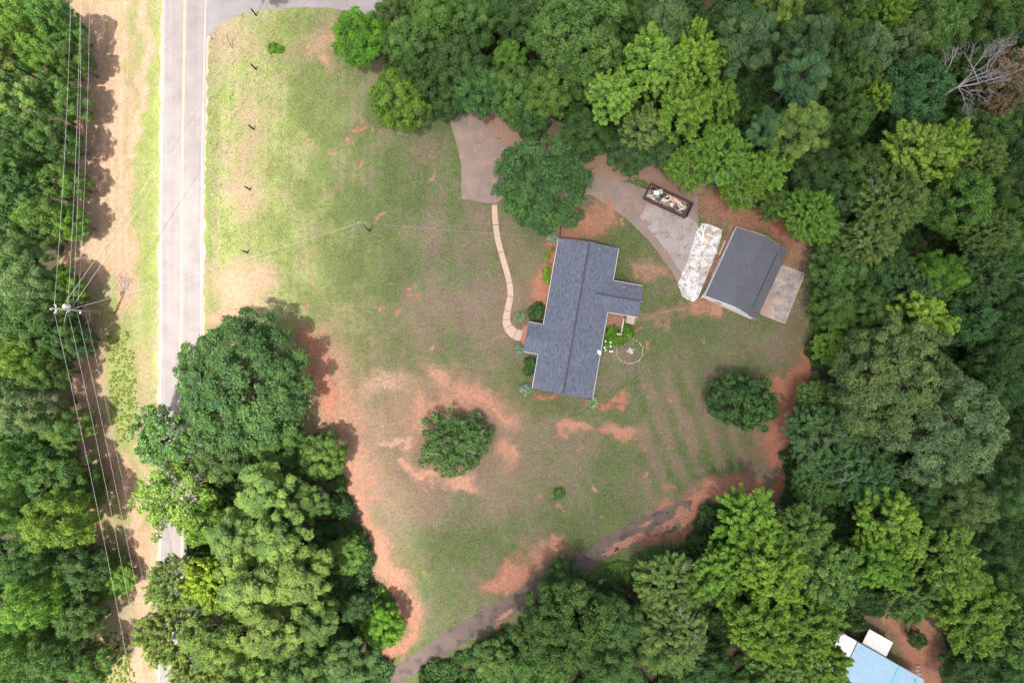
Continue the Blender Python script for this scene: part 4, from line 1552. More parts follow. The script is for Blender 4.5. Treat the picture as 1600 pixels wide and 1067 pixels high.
def pine_crown(name, rng, R, Ht, depth, n_br=46, puffs=2, n_t=56, n_l=9, leaf=.27):
    """whorled boughs that carry round tufts of needles"""
    u = (np.arange(n_br) + .5) / n_br
    z = Ht - depth * 1.25 * u ** .85
    reach = R * np.clip(.16 + .95 * u ** .62, 0, 1) * np.where(u > .75, 1 - (u - .75) * 1.2, 1) * rng.uniform(.72, 1.1, n_br)
    ph = np.arange(n_br) * 2.39996 + rng.normal(0, .3, n_br)
    dr = np.stack([np.cos(ph), np.sin(ph), rng.uniform(.05, .35, n_br)], 1)
    bi = np.repeat(np.arange(n_br), puffs)
    s = rng.uniform(.3, 1.0, len(bi)) ** .6
    base = np.stack([np.zeros(n_br), np.zeros(n_br), z - .1 * reach], 1)
    side = np.cross(dr, np.array([0, 0, 1.0]))
    pc = base[bi] + dr[bi] * (reach[bi] * s)[:, None] + side[bi] * (rng.normal(0, .20, len(bi)) * reach[bi] * s)[:, None]
    pc[:, 2] += rng.uniform(-.15, .35, len(bi))
    prr = rng.uniform(.50, .86, len(bi)) * (R / 4.2) ** .3
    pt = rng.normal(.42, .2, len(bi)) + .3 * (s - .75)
    ti = np.repeat(np.arange(len(pc)), n_t)
    q = unit(rng.normal(size=(len(ti), 3)) + np.array([0, 0, .55]))
    tc = pc[ti] + q * (prr[ti] * rng.uniform(.55, 1.0, len(ti)))[:, None]
    li = np.repeat(np.arange(len(tc)), n_l)
    C = tc[li] + rng.normal(size=(len(li), 3)) * .10
    N = unit(q[li] * .9 + rng.normal(size=(len(li), 3)) * .5 + np.array([0, 0, .35]))
    L = leaf * rng.uniform(.7, 1.3, len(li))
    axis = q[li] + rng.normal(size=(len(li), 3)) * .55 + np.array([0, 0, .3])
    return leaf_mesh(name, C, N, L, L * .30, pt[ti][li] + rng.normal(0, .22, len(li)), rng, axis), pc[::5]


def wood_mesh(name, rng, Ht, depth, tips, r0, mat, n_limb=14, bare=0, straight=False):
    """tapered trunk with limbs reaching into the crown"""
    m = MB()
    top = Ht - depth * (.15 if straight else .55)
    w = rng.normal(0, .25, (6, 2))
    pts = []
    for i in range(6):
        t = i / 5
        pts.append(Vector((w[i, 0] * t * .6, w[i, 1] * t * .6, -.2 + (top + .2) * t)))
    m.tube(pts, [r0 * (1.25 if i == 0 else 1) * (1 - .75 * i / 5) for i in range(6)], 7)
    sel = rng.permutation(len(tips))[:n_limb]
    for j in sel:
        tp = Vector(tips[j])
        zb = max(Ht * .28, min(top * .97, tp.z - .45 * math.hypot(tp.x, tp.y) - .4))
        t = (zb + .2) / (top + .2)
        b = Vector((w[3, 0] * t * .5, w[3, 1] * t * .5, zb))
        mid = b.lerp(tp, .5) + Vector((rng.normal(0, .2), rng.normal(0, .2), .35))
        rl = r0 * .42 * (1.1 - .6 * t)
        m.tube([b, mid, tp], [rl, rl * .65, rl * .28], 5)
    return m.mesh(name, mat, True)


def dead_limbs(rng, tips, n, reach, up=1.0):
    """grey leafless sticks poking out of a crown, one mesh each"""
    out_ = []
    sel = rng.permutation(len(tips))[:n]
    for j in sel:
        m = MB()
        p = Vector(tips[j])
        out = Vector((p.x, p.y, 0))
        out = out.normalized() if out.length > .1 else Vector((1, 0, 0))
        d = (out * rng.uniform(.2, 1) + Vector((rng.normal(0, .5), rng.normal(0, .5), up * rng.uniform(.4, 1)))).normalized()
        a = p - d * .6
        L = reach * rng.uniform(.7, 1.2)
        k1 = a + d * L * .55 + Vector(rng.normal(0, .12, 3))
        e = a + d * L + Vector(rng.normal(0, .25, 3))
        m.tube([a, k1, e], [.05, .036, .014], 4, False)
        for _ in range(5):
            t = rng.uniform(.35, .95)
            b = a.lerp(k1, t / .55) if t < .55 else k1.lerp(e, (t - .55) / .45)
            f = b + (d + Vector(rng.normal(0, .7, 3))).normalized() * L * rng.uniform(.2, .45)
            m.tube([b, b.lerp(f, .5) + Vector(rng.normal(0, .06, 3)), f], [.026, .018, .008], 4, False)
        out_.append(m.mesh('dead_limb', M_DEADW))
    return out_


PROTO = {}


def proto(kind, seed, R, Ht, depth, fn, r0=.28, straight=False, n_limb=14, dead=0, **kw):
    rng = np.random.default_rng(seed)
    me, tips = fn('crown', rng, R, Ht, depth, **kw)
    wd = wood_mesh('trunk', rng, Ht, depth, tips, r0, M_BARK, n_limb, straight=straight)
    dl = dead_limbs(rng, tips, dead, 2.6) if dead else None
    PROTO.setdefault(kind, []).append((me, wd, dl, R, Ht))


for s in (101, 102, 103):
    proto('oak', s, 6.0, 16.0, 7.4, clump_crown, .36, n_cl=115, n_t=42, n_l=10, zmin=-.7, leaf=.235, cl=(.11, .21), flat=1.0)
for s in (111, 112, 113):
    proto('bigoak', s, 9.0, 17.0, 8.0, clump_crown, .5, amp=.15 if s == 111 else .3, base=.86 if s == 111 else .76, n_cl=225, n_t=44, n_l=10, leaf=.25, cl=(.075, .145), tuft=.25, flat=1.0, n_limb=24, inner=.2)
for s in (121, 122, 123):
    proto('pine', s, 4.4, 18.0, 5.0, pine_crown, .26, straight=True, n_limb=26)
for s in (131, 132, 133):
    proto('plume', s, 5.2, 17.0, 6.0, plume_crown, .30, n_pl=125, n_t=34, n_l=9, leaf=.26, amp=.42, base=.68, droop=.35)
for s in (141, 142):
    proto('wispy', s, 5.5, 15.0, 5.5, plume_crown, .30, n_pl=330, n_t=22, n_l=7, leaf=.30, plen=(1.2, 2.6), prad=(.16, .36), thin=.28, rise=.35, amp=.3, base=.76, tuft=.2, n_limb=18, dead=8)
for s in (151, 152):
    proto('round', s, 5.0, 11.0, 5.0, clump_crown, .26, n_cl=150, n_t=30, n_l=10, leaf=.21, cl=(.11, .20), tuft=.22, amp=.24, base=.82, inner=.15, zmin=-.45)
for s in (161, 162):
    proto('sparse', s, 5.6, 14.0, 5.6, clump_crown, .28, n_cl=105, n_t=15, n_l=8, leaf=.30, cl=(.08, .18), tuft=.26, amp=.5, base=.55, inner=.35, jit=.35, zmin=-.5, n_limb=26, dead=13)
proto('magnolia', 171, 5.0, 9.5, 5.4, clump_crown, .3, n_cl=190, n_t=15, n_l=8, leaf=.36, cl=(.09, .15), tuft=.20, amp=.34, base=.74, aspect=.5, inner=.1, zmin=-.5, tvar=.5)
proto('small', 181, 5.8, 7.0, 4.2, clump_crown, .22, n_cl=190, n_t=15, n_l=8, leaf=.27, cl=(.07, .13), tuft=.22, amp=.3, base=.74, inner=.35, zmin=-.3, n_limb=30, dead=16)
proto('shrub', 191, 1.2, 1.6, 1.1, clump_crown, .05, n_cl=34, n_t=13, n_l=7, leaf=.16, cl=(.22, .34), tuft=.12, amp=.3, base=.72, n_limb=6)
proto('juniper', 201, 1.3, 1.1, .8, plume_crown, .05, n_pl=70, n_t=14, n_l=6, leaf=.15, plen=(.4, .8), prad=(.08, .18), thin=.4, tuft=.08, n_limb=5)

PAL = {
    'deep': (.058, .128, .042), 'blue': (.066, .150, .054), 'mid': (.086, .172, .050), 'green': (.104, .208, .054), 'bright': (.122, .245, .040),
    'vivid': (.100, .235, .026), 'lime': (.155, .280, .050), 'yellow': (.215, .300, .034), 'sage': (.138, .225, .098), 'olive': (.126, .205, .062),
    'bluepine': (.084, .170, .072), 'pine': (.160, .252, .070), 'silver': (.24, .35, .28), 'gold': (.175, .300, .044),
}
NAMES = {'oak': 'oak_tree', 'bigoak': 'oak_tree', 'pine': 'pine_tree', 'plume': 'sweetgum_tree', 'wispy': 'willow_oak_tree', 'round': 'maple_tree',
         'sparse': 'roadside_tree', 'magnolia': 'magnolia_tree', 'small': 'yard_tree', 'shrub': 'shrub', 'juniper': 'juniper_shrub'}
_rt = random.Random(77)
COUNT = {}


def tree(kind, px, py, r, Ht, colour, label, group=None, cat='tree', rz=None, flat=None):
    """a tree whose crown, seen from above, is centred at px, py with radius r (survey pixels)"""
    lst = PROTO[kind]
    k = COUNT.get(kind, 0)
    COUNT[kind] = k + 1
    me, wd, dl, R0, H0 = lst[k % len(lst)]
    hc = Ht * .70 if Ht > 3 else Ht * .5
    p = P(px, py, hc)
    rw = r / 10.0 * (H - hc) / H
    root = empty(NAMES[kind], (p.x, p.y, 0), _rt.uniform(0, 6.28) if rz is None else rz, label, cat, group)
    root.scale = (rw / R0, rw / R0 * _rt.uniform(.92, 1.06), Ht / H0)
    c = link_mesh('foliage' if kind in ('shrub', 'juniper') else 'crown', me, root)
    b = PAL[colour]
    j = _rt.uniform(.90, 1.12)
    hj = _rt.uniform(.92, 1.10)
    c.color = (b[0] * j * hj, b[1] * j, b[2] * j * _rt.uniform(.88, 1.12), 1)
    link_mesh('stem' if kind in ('shrub', 'juniper') else 'trunk', wd, root)
    for q in dl or ():
        link_mesh('dead_limb', q, root)
    return root
# ---------------------------------------------------------------- single trees round the lawn
tree('bigoak', 366, 600, 116, 15.5, 'blue', 'huge dark rounded oak overhanging the road beside the lawn')
tree('round', 563, 55, 46, 10, 'vivid', 'bright green round maple at the top corner of the lawn')
tree('round', 622, 150, 50, 11, 'bright', 'lighter green loose tree on the lawn beside the drive entrance')
tree('round', 846, 286, 78, 11.5, 'deep', 'dense dark green round tree standing in the bend of the driveway')
tree('magnolia', 1167, 628, 53, 9, 'deep', 'dark glossy magnolia alone in the lawn behind the house')
tree('small', 712, 695, 64, 6.5, 'mid', 'low spreading yard tree with dead grey limbs in the bare clay')
tree('sparse', 405, -38, 32, 8, 'green', 'small tree at the side road edge, mostly out of view')

# ---------------------------------------------------------------- trees between the road and the lawn
R_ = 'trees along the road below the big oak'
for a in (
    ('sparse', 246, 692, 70, 14, 'green', 'open thin tree with white bare limbs leaning over the road edge'),
    ('sparse', 268, 775, 76, 15, 'lime', 'thin lit tree over the road through which pale asphalt shows'),
    ('oak', 345, 715, 46, 12, 'mid', 'mid green tree tucked against the foot of the big rounded oak'),
    ('oak', 430, 690, 42, 11, 'mid', 'small yellowish tree under the lawn edge of the big rounded oak'),
    ('round', 500, 715, 40, 9, 'green', 'round fine leaved pine-green tree jutting into the bare clay'),
    ('pine', 482, 782, 40, 12, 'mid', 'shaded pine below the round tree that juts into the clay'),
    ('pine', 420, 765, 50, 17, 'pine', 'pale lit pine top inland of the thin roadside trees'),
    ('pine', 375, 830, 50, 18, 'pine', 'broad lit pine above the yellow tree by the road'),
    ('sparse', 310, 828, 44, 15, 'lime', 'yellowish loose tree with a gap of road beside it'),
    ('plume', 332, 908, 44, 17, 'yellow', 'bright yellow green tree among the roadside pines'),
    ('wispy', 276, 915, 46, 14, 'pine', 'dark feathery tree reaching over the road from the pines'),
    ('wispy', 262, 992, 54, 15, 'pine', 'feathery tree hanging over the road near its lower end'),
    ('pine', 440, 830, 50, 18, 'pine', 'lit pine between the broad pine and the lawn shrubs'),
    ('pine', 400, 900, 58, 19, 'pine', 'tallest lit pine in the middle of the roadside stand'),
    ('pine', 475, 895, 54, 17, 'pine', 'pine on the lawn side of the tallest roadside pine'),
    ('pine', 340, 985, 56, 19, 'pine', 'lit pine below the bright yellow green tree'),
    ('pine', 430, 975, 56, 18, 'pine', 'lit pine with dark gaps around it, low in the roadside stand'),
    ('pine', 500, 965, 44, 14, 'mid', 'shaded pine beside the dark hollow near the lower drive'),
    ('round', 540, 868, 32, 6, 'green', 'low bright rounded bush tree at the edge of the red clay path'),
    ('oak', 556, 955, 28, 7, 'deep', 'small very dark tree in the hollow beside a bright maple'),
    ('round', 598, 982, 36, 7.5, 'vivid', 'small vivid green maple at the lower end of the clay path'),
    ('pine', 545, 1035, 46, 13, 'mid', 'shaded pine next to the end of the lower driveway'),
    ('pine', 470, 1045, 48, 16, 'mid', 'shaded pine behind the one at the lower driveway'),
    ('pine', 390, 1055, 52, 18, 'pine', 'lit pine cut by the bottom edge among roadside trees'),
    ('wispy', 305, 1050, 46, 15, 'pine', 'feathery tree over the road cut by the bottom edge'),
):
    tree(*a, group=R_)
tree('shrub', 592, 925, 13, 1.6, 'vivid', 'small bright bush beside the clay path above the vivid maple', cat='bush')

# ---------------------------------------------------------------- woods beyond the power line
W_ = 'trees of the woods beyond the power line'
for a in (
    ('oak', 18, 28, 42, 17, 'lime', 'sunlit lime oak in the top corner of the power line woods'),
    ('oak', 72, 22, 38, 15, 'green', 'green oak beside the wires at the top of the woods'),
    ('pine', 2, 92, 38, 18, 'pine', 'pale pine top over the bare leaning trunk at the woods edge'),
    ('oak', 50, 78, 34, 16, 'lime', 'bright yellow green oak top inside the power line woods'),
    ('oak', 92, 82, 32, 13, 'mid', 'shaded oak under the outermost wire near the top'),
    ('pine', 28, 150, 40, 18, 'pine', 'feathery pine at the side of the power line woods'),
    ('oak', 82, 146, 36, 13, 'green', 'green tree with a lime edge under the outermost wire'),
    ('oak', 12, 215, 40, 17, 'mid', 'mid green oak at the border, below the feathery pine'),
    ('oak', 72, 212, 38, 14, 'mid', 'oak beside the wires where the woods bulge out'),
    ('pine', 22, 285, 42, 17, 'mid', 'shaded pine with bare trunk showing in the woods'),
    ('oak', 86, 280, 32, 12, 'green', 'low green tree at the wood edge beside the sandy clearing'),
    ('oak', 50, 338, 40, 15, 'green', 'green oak above the bare sandy gap in the woods'),
    ('oak', 98, 345, 28, 11, 'bright', 'bright small tree beside the sandy gap under the wires'),
    ('oak', 12, 372, 36, 16, 'sage', 'pale sage oak at the border above the sandy gap'),
    ('oak', 28, 448, 44, 17, 'sage', 'pale sage oak at the border level with the utility pole'),
    ('round', 88, 448, 34, 10, 'bright', 'vivid green tree just above the transformer'),
    ('oak', 52, 512, 48, 16, 'mid', 'large mid green oak below the utility pole top'),
    ('oak', 100, 530, 34, 12, 'deep', 'dark tree in shade directly below the transformer'),
    ('oak', 12, 560, 40, 17, 'lime', 'lit lime oak at the border below the pole'),
    ('oak', 62, 585, 34, 13, 'mid', 'oak at the foot of the guy wire'),
    ('oak', 30, 640, 44, 17, 'sage', 'pale sage oak below the guy wire'),
    ('oak', 92, 672, 36, 12, 'green', 'green tree standing at the wire clearing below the guy wire'),
    ('oak', 15, 725, 42, 16, 'green', 'green oak at the border with sandy ground beside it'),
    ('oak', 78, 745, 48, 13, 'mid', 'spreading shaded oak along the wire clearing'),
    ('oak', 128, 765, 28, 9, 'mid', 'small shaded tree under the outermost southern wire'),
    ('oak', 12, 800, 38, 17, 'green', 'green oak at the border above the pale lit oak'),
    ('oak', 78, 818, 52, 18, 'lime', 'broad pale lit oak reaching towards the southern wires'),
    ('oak', 28, 880, 42, 16, 'mid', 'shaded oak below the broad pale lit oak'),
    ('oak', 118, 892, 44, 11, 'deep', 'dark low tree in deep shade under the southern wires'),
    ('oak', 42, 945, 46, 18, 'lime', 'lit lime oak above the bottom corner of the woods'),
    ('oak', 112, 968, 40, 13, 'mid', 'shaded tree by the wires near the bottom'),
    ('round', 172, 905, 34, 5, 'bright', 'bright low leafy thicket beneath the southern wires'),
    ('oak', 12, 1020, 42, 17, 'green', 'green oak in the bottom corner of the woods'),
    ('oak', 78, 1030, 44, 15, 'mid', 'mid green oak at the bottom edge of the woods'),
    ('oak', 132, 1050, 36, 12, 'green', 'green tree at the bottom edge near the verge'),
):
    tree(*a, group=W_)

# ---------------------------------------------------------------- woods north and east of the house
N_ = 'trees of the woods behind the house'
for a in (
    ('oak', 640, 62, 44, 13, 'green', 'green oak just behind the bright round maple'),
    ('oak', 612, 15, 34, 12, 'mid', 'oak over the side road behind the bright round maple'),
    ('oak', 682, 18, 46, 16, 'green', 'light green oak top at the border behind the maple'),
    ('oak', 745, 22, 42, 15, 'mid', 'oak at the border near the dark hollow above the drive'),
    ('oak', 655, 112, 40, 12, 'deep', 'dark oak between the two lawn trees and the drive'),
    ('oak', 710, 88, 48, 14, 'deep', 'dark broad oak in the woods above the drive entrance'),
    ('oak', 745, 132, 48, 12, 'blue', 'dark bluish oak arching over the drive entrance'),
    ('oak', 700, 152, 34, 9, 'deep', 'low dark tree at the mouth of the drive'),
    ('oak', 796, 82, 27, 11, 'bright', 'small bright green tree deep among the dark oaks above the drive'),
    ('oak', 815, 20, 40, 15, 'blue', 'bluish oak at the border beside a black gap'),
    ('bigoak', 900, 48, 80, 18, 'green', 'large mid green oak crowning the woods above the drive'),
    ('oak', 800, 140, 46, 12, 'mid', 'mid green oak hanging over the pine straw bank'),
    ('oak', 850, 140, 46, 13, 'green', 'oak at the middle of the bank above the driveway'),
    ('oak', 925, 122, 36, 12, 'mid', 'oak between the large crown and the lime sweetgums'),
    ('oak', 830, 185, 32, 9, 'deep', 'low tree overhanging the pine straw by the drive bend'),
    ('plume', 962, 148, 48, 17, 'lime', 'lime sweetgum with fine knobbly crown, nearest the driveway'),
    ('plume', 1020, 95, 52, 18, 'lime', 'lime sweetgum with long fingers in the middle of the bright trio'),
    ('plume', 1090, 85, 44, 18, 'gold', 'yellowest sweetgum beside the dark pines'),
    ('plume', 1066, 165, 50, 17, 'lime', 'lime sweetgum on the garage side of the bright group'),
    ('plume', 1010, 200, 40, 13, 'olive', 'lower lime tree under the sweetgums above the dumpster drive'),
    ('plume', 1124, 150, 36, 13, 'bright', 'bright green tree between sweetgums and the pale pine'),
    ('oak', 1035, 28, 52, 16, 'sage', 'speckled grey green oak at the border above the sweetgums'),
    ('oak', 985, 15, 36, 15, 'mid', 'mid green oak at the border beside the large crown'),
    ('pine', 1160, 65, 54, 19, 'bluepine', 'dark bluish pine beside the yellowest sweetgum'),
    ('pine', 1215, 15, 44, 18, 'pine', 'green pine cut by the border behind the bluish pine'),
    ('pine', 1252, 68, 46, 19, 'bluepine', 'bluish pine with puffy tufts, second from the sweetgums'),
    ('pine', 1245, 128, 50, 19, 'bluepine', 'mid pine between the bluish pines and the pale one'),
    ('pine', 1243, 205, 50, 18, 'pine', 'pale grey green puffy pine above the garage woods'),
    ('pine', 1195, 205, 34, 15, 'bluepine', 'smaller pine against the pale puffy one'),
    ('oak', 1325, 22, 42, 16, 'mid', 'mid green oak at the border between pines and sage oaks'),
    ('plume', 1395, 15, 30, 16, 'lime', 'narrow lime tree at the border among sage oaks'),
    ('oak', 1365, 70, 46, 16, 'sage', 'sage oak with yellowish leaf tips, upper one'),
    ('oak', 1418, 62, 36, 15, 'sage', 'sage oak edge beside the hollow near the dead tree'),
    ('oak', 1332, 112, 44, 15, 'mid', 'olive green oak beside the bluish pines'),
    ('oak', 1480, 38, 50, 16, 'green', 'lighter green oak above the grey dead tree'),
    ('oak', 1565, 22, 46, 15, 'mid', 'oak in the corner above the grey dead tree'),
    ('round', 1433, 142, 58, 16, 'blue', 'dark bluish round oak next to the grey dead tree'),
    ('oak', 1335, 178, 40, 14, 'mid', 'oak between the pale pine and the bluish round oak'),
    ('plume', 1372, 152, 30, 14, 'gold', 'small lime tree in front of the bluish round oak'),
    ('plume', 1432, 238, 60, 17, 'lime', 'lime sweetgum with broad fan crown below the bluish oak'),
    ('plume', 1485, 225, 40, 17, 'lime', 'lime sweetgum half joined to the broad fan crown'),
    ('wispy', 1530, 250, 42, 14, 'olive', 'olive feathery tree beside the black gap below the dead tree'),
    ('oak', 1285, 262, 44, 13, 'deep', 'dark oak in the woods below the pale puffy pine'),
    ('oak', 1350, 260, 42, 13, 'mid', 'dark oak between the two lime crowns above the garage'),
    ('oak', 1320, 305, 40, 12, 'blue', 'bluish low oak in the woods behind the garage'),
    ('wispy', 1128, 238, 52, 13, 'bright', 'bright feathery tree leaning over the dumpster end'),
    ('plume', 1205, 258, 38, 12, 'bright', 'bright green tree below the pale puffy pine'),
    ('wispy', 1160, 285, 42, 10, 'bright', 'low bright feathery tree above the red clay by the garage'),
    ('wispy', 1075, 262, 36, 9, 'bright', 'low bright feathery tree behind the dumpster'),
    ('oak', 1035, 225, 40, 9, 'deep', 'dark low tree above the pine straw by the dumpster'),
    ('oak', 985, 232, 38, 8, 'deep', 'dark low tree beyond the round tree in the drive bend'),
    ('oak', 915, 210, 44, 9, 'deep', 'dark low tree touching the round tree in the drive bend'),
    ('oak', 1215, 315, 30, 8, 'mid', 'low green tree behind the garage roof corner'),
    ('wispy', 1270, 340, 50, 11, 'bright', 'bright feathery tree behind the garage'),
    ('wispy', 1395, 318, 60, 16, 'olive', 'olive feathery tree with bare twigs behind the garage woods'),
    ('wispy', 1360, 372, 46, 14, 'olive', 'smaller olive feathery tree with bare twigs, lower one'),
    ('round', 1505, 310, 58, 16, 'green', 'green round oak east of the olive feathery trees'),
    ('wispy', 1545, 370, 44, 15, 'olive', 'yellowish olive tree below the green round oak'),
    ('oak', 1555, 205, 46, 10, 'mid', 'shaded oak below the browning tree by the dead one'),
    ('oak', 1598, 205, 40, 11, 'deep', 'dark oak at the border below the browning tree'),
    ('oak', 1520, 180, 36, 8, 'deep', 'low dark tree under the limbs of the grey dead tree'),
    ('oak', 1540, 95, 40, 9, 'mid', 'low tree behind the limbs of the grey dead tree'),
    ('oak', 1590, 300, 46, 14, 'mid', 'oak at the border beside the black gap'),
    ('oak', 1590, 380, 40, 14, 'green', 'green oak at the border below the gap'),
    ('oak', 1320, 415, 46, 10, 'mid', 'low mid green tree beyond the patio slab'),
    ('oak', 1310, 375, 34, 8, 'green', 'low green tree at the lawn corner behind the garage'),
    ('oak', 1390, 420, 48, 12, 'deep', 'dark oak in the middle of the eastern woods'),
    ('oak', 1470, 430, 42, 15, 'bright', 'bright yellow green oak in the eastern woods, upper one'),
    ('wispy', 1430, 455, 46, 13, 'blue', 'grey green tree with many dead white limbs'),
    ('wispy', 1535, 430, 46, 15, 'blue', 'dark tree with dead white limbs near the border'),
    ('oak', 1585, 445, 46, 14, 'deep', 'dark oak at the border beside dead white limbs'),
    ('oak', 1315, 478, 40, 10, 'green', 'green tree at the lawn edge level with the patio slab'),
    ('plume', 1440, 492, 48, 15, 'gold', 'yellow green tree just above the great sage oak'),
    ('oak', 1365, 480, 42, 12, 'mid', 'mid green oak between lawn edge and the yellow green tree'),
    ('oak', 1520, 500, 48, 14, 'blue', 'dark bluish oak beyond the yellow green tree'),
    ('oak', 1585, 525, 50, 16, 'blue', 'dark bluish oak at the border above the great sage oak'),
    ('wispy', 1305, 545, 34, 6, 'bright', 'low bright bushy tree at the lawn edge by the sage oak'),
    ('bigoak', 1402, 595, 104, 19, 'sage', 'great pale sage oak, upper of the two at the eastern lawn edge'),
    ('bigoak', 1480, 668, 98, 20, 'sage', 'great pale sage oak, lower and deeper in the eastern woods'),
    ('oak', 1562, 600, 50, 15, 'blue', 'dark oak at the border beside the great sage oaks'),
    ('oak', 1592, 690, 44, 15, 'deep', 'dark oak at the border below the great sage oaks'),
    ('wispy', 1292, 690, 64, 11, 'blue', 'soft grey green feathery tree at the eastern edge of the lawn'),
    ('wispy', 1350, 735, 60, 13, 'blue', 'soft grey green feathery tree below the great sage oaks'),
    ('wispy', 1275, 628, 36, 6, 'mid', 'low feathery bush tree beside the red clay strip'),
    ('wispy', 1275, 755, 44, 9, 'mid', 'low feathery tree above the end of the lower driveway'),
    ('oak', 1525, 790, 50, 15, 'sage', 'speckled pale oak below the great sage oaks'),
    ('oak', 1580, 770, 48, 14, 'blue', 'bluish oak at the border beside the speckled pale one'),
    ('oak', 1440, 765, 42, 12, 'deep', 'dark oak in shade under the great sage oaks'),
):
    tree(*a, group=N_)

S_ = 'trees of the woods below the lower driveway'
for a in (
    ('plume', 1180, 822, 58, 14, 'bright', 'bright sweetgum with open fingers at the end of the lower driveway'),
    ('plume', 1250, 830, 52, 15, 'green', 'sweetgum behind the one at the lower driveway end'),
    ('plume', 1130, 890, 52, 15, 'bright', 'bright sweetgum overhanging the old driveway bank'),
    ('plume', 1205, 900, 66, 18, 'bright', 'tall bright sweetgum in the middle of the southern stand'),
    ('plume', 1290, 890, 58, 16, 'green', 'sweetgum beside the dark gap of the southern stand'),
    ('plume', 1395, 812, 54, 17, 'lime', 'lime tree below the grey green feathery trees'),
    ('plume', 1370, 880, 54, 16, 'bright', 'bright tree below the lime one in the southern stand'),
    ('plume', 1480, 870, 60, 17, 'lime', 'lime tree on the far side of the southern stand'),
    ('oak', 1462, 812, 38, 14, 'mid', 'mid green tree between the two lime trees'),
    ('oak', 1560, 850, 46, 13, 'deep', 'dark tree at the border near the black gap'),
    ('plume', 1190, 985, 66, 18, 'bright', 'broad bright tree in the middle of the bottom stand'),
    ('plume', 1262, 985, 60, 17, 'bright', 'bright tree beside the white roof of the blue building'),
    ('plume', 1290, 1040, 46, 15, 'bright', 'bright tree overhanging the white side roof at the bottom'),
    ('plume', 1205, 1055, 56, 16, 'green', 'bright tree cut by the bottom edge'),
    ('wispy', 1045, 920, 58, 11, 'olive', 'olive feathery tree beside the grey board'),
    ('wispy', 1055, 995, 66, 13, 'olive', 'brownish olive feathery tree below the other olive one'),
    ('oak', 1100, 1045, 44, 10, 'deep', 'dark tree below the olive feathery pair'),
    ('bigoak', 885, 985, 84, 15, 'mid', 'large dark oak overhanging the lower driveway'),
    ('oak', 965, 985, 50, 13, 'mid', 'dark oak between the large one and the olive trees'),
    ('oak', 960, 1050, 52, 14, 'mid', 'dark oak at the bottom beside the olive trees'),
    ('oak', 855, 1055, 52, 13, 'green', 'green oak at the bottom below the large dark one'),
    ('oak', 880, 908, 32, 7, 'deep', 'low dark tree where the large oak meets the driveway'),
    ('oak', 775, 1042, 42, 6, 'green', 'low green tree at the bottom beside the driveway bank'),
    ('plume', 1525, 965, 62, 15, 'bright', 'broad bright tree beside the dirt track'),
    ('plume', 1585, 990, 54, 15, 'green', 'bright tree at the border past the dirt track'),
    ('plume', 1420, 930, 44, 13, 'green', 'green tree above the white lean-to and the track'),
    ('plume', 1500, 905, 44, 14, 'lime', 'lime tree above the broad one beside the track'),
    ('oak', 1585, 910, 44, 13, 'mid', 'mid green tree at the border above the track trees'),
    ('oak', 1525, 1055, 48, 9, 'deep', 'dark low tree in the bottom corner beside the track'),
    ('oak', 1590, 1060, 46, 11, 'mid', 'tree in the bottom corner past the dark low one'),
    ('round', 1435, 1000, 14, 5, 'mid', 'small dark tree standing in the dirt track'),
):
    tree(*a, group=S_)

# ---------------------------------------------------------------- shrubs round the house
B_ = 'shrubs round the house'
for a in (
    ('juniper', 821, 608, 11, 1.3, 'silver', 'bluish juniper at the house corner by the bare clay'),
    ('juniper', 927, 628, 11, 1.2, 'silver', 'bluish juniper at the far rear corner of the house'),
    ('juniper', 811, 545, 11, 1.3, 'silver', 'bluish juniper below the end of the front walk'),
    ('juniper', 814, 495, 10, 1.3, 'silver', 'bluish juniper inside the bend of the front walk'),
    ('juniper', 863, 371, 11, 1.3, 'silver', 'bluish juniper at the driveway corner of the house'),
    ('shrub', 840, 487, 17, 2.0, 'deep', 'dark green shrub in the nook above the porch'),
    ('shrub', 829, 568, 13, 1.4, 'deep', 'dark shrub below the porch, upper one'),
    ('shrub', 826, 580, 10, 1.1, 'deep', 'small dark shrub below the porch, next to bare earth'),
    ('shrub', 862, 390, 5, .8, 'gold', 'first little lime shrub in the clay bed, by the juniper'),
    ('shrub', 855, 400, 6, .8, 'gold', 'second little lime shrub in the clay bed'),
    ('shrub', 858, 414, 4.5, .7, 'gold', 'smallest lime shrub in the clay bed'),
    ('shrub', 853, 425, 8, 1.0, 'gold', 'fourth lime shrub in the clay bed, a large one'),
    ('shrub', 854, 437, 7.5, 1.0, 'gold', 'last lime shrub in the clay bed, nearest the porch'),
    ('shrub', 955, 521, 16, 1.9, 'vivid', 'bright bush between the deck and the house wall'),
    ('shrub', 980, 520, 15, 2.0, 'vivid', 'bright bush on the lawn side of the deck rail'),
    ('shrub', 966, 532, 12, 1.6, 'bright', 'bush below the deck between the two bright bushes'),
    ('shrub', 948, 540, 10, 1.2, 'bright', 'white flowering bush along the rear house wall'),
    ('shrub', 873, 772, 11, 1.3, 'green', 'small lone bush in the lawn above the old driveway'),
    ('shrub', 426, 75, 10, 1.0, 'vivid', 'bright green clump in the lawn near the side road'),
    ('shrub', 436, 76, 8, .9, 'vivid', 'smaller half of the bright green clump near the side road'),
):
    tree(*a, group=B_, cat='shrub')
M_PETAL = simple('white_petals', (.58, .62, .50), .7, .05, 5)
fl = None
for i, (x, y) in enumerate(((946, 533), (954, 535), (954, 541), (944.5, 543), (946, 547), (953, 549), (956.5, 549))):
    if fl is None:
        fl = lump('flower_head', .16, M_PETAL, 9, (1, 1, .7), .3)
    p = P(x, y, 1.15)
    o = link_mesh('flower_head', fl, None, p)
    tag(o, 'round white flower head on the bush by the rear house wall', 'flower', 'white flower heads by the rear wall')

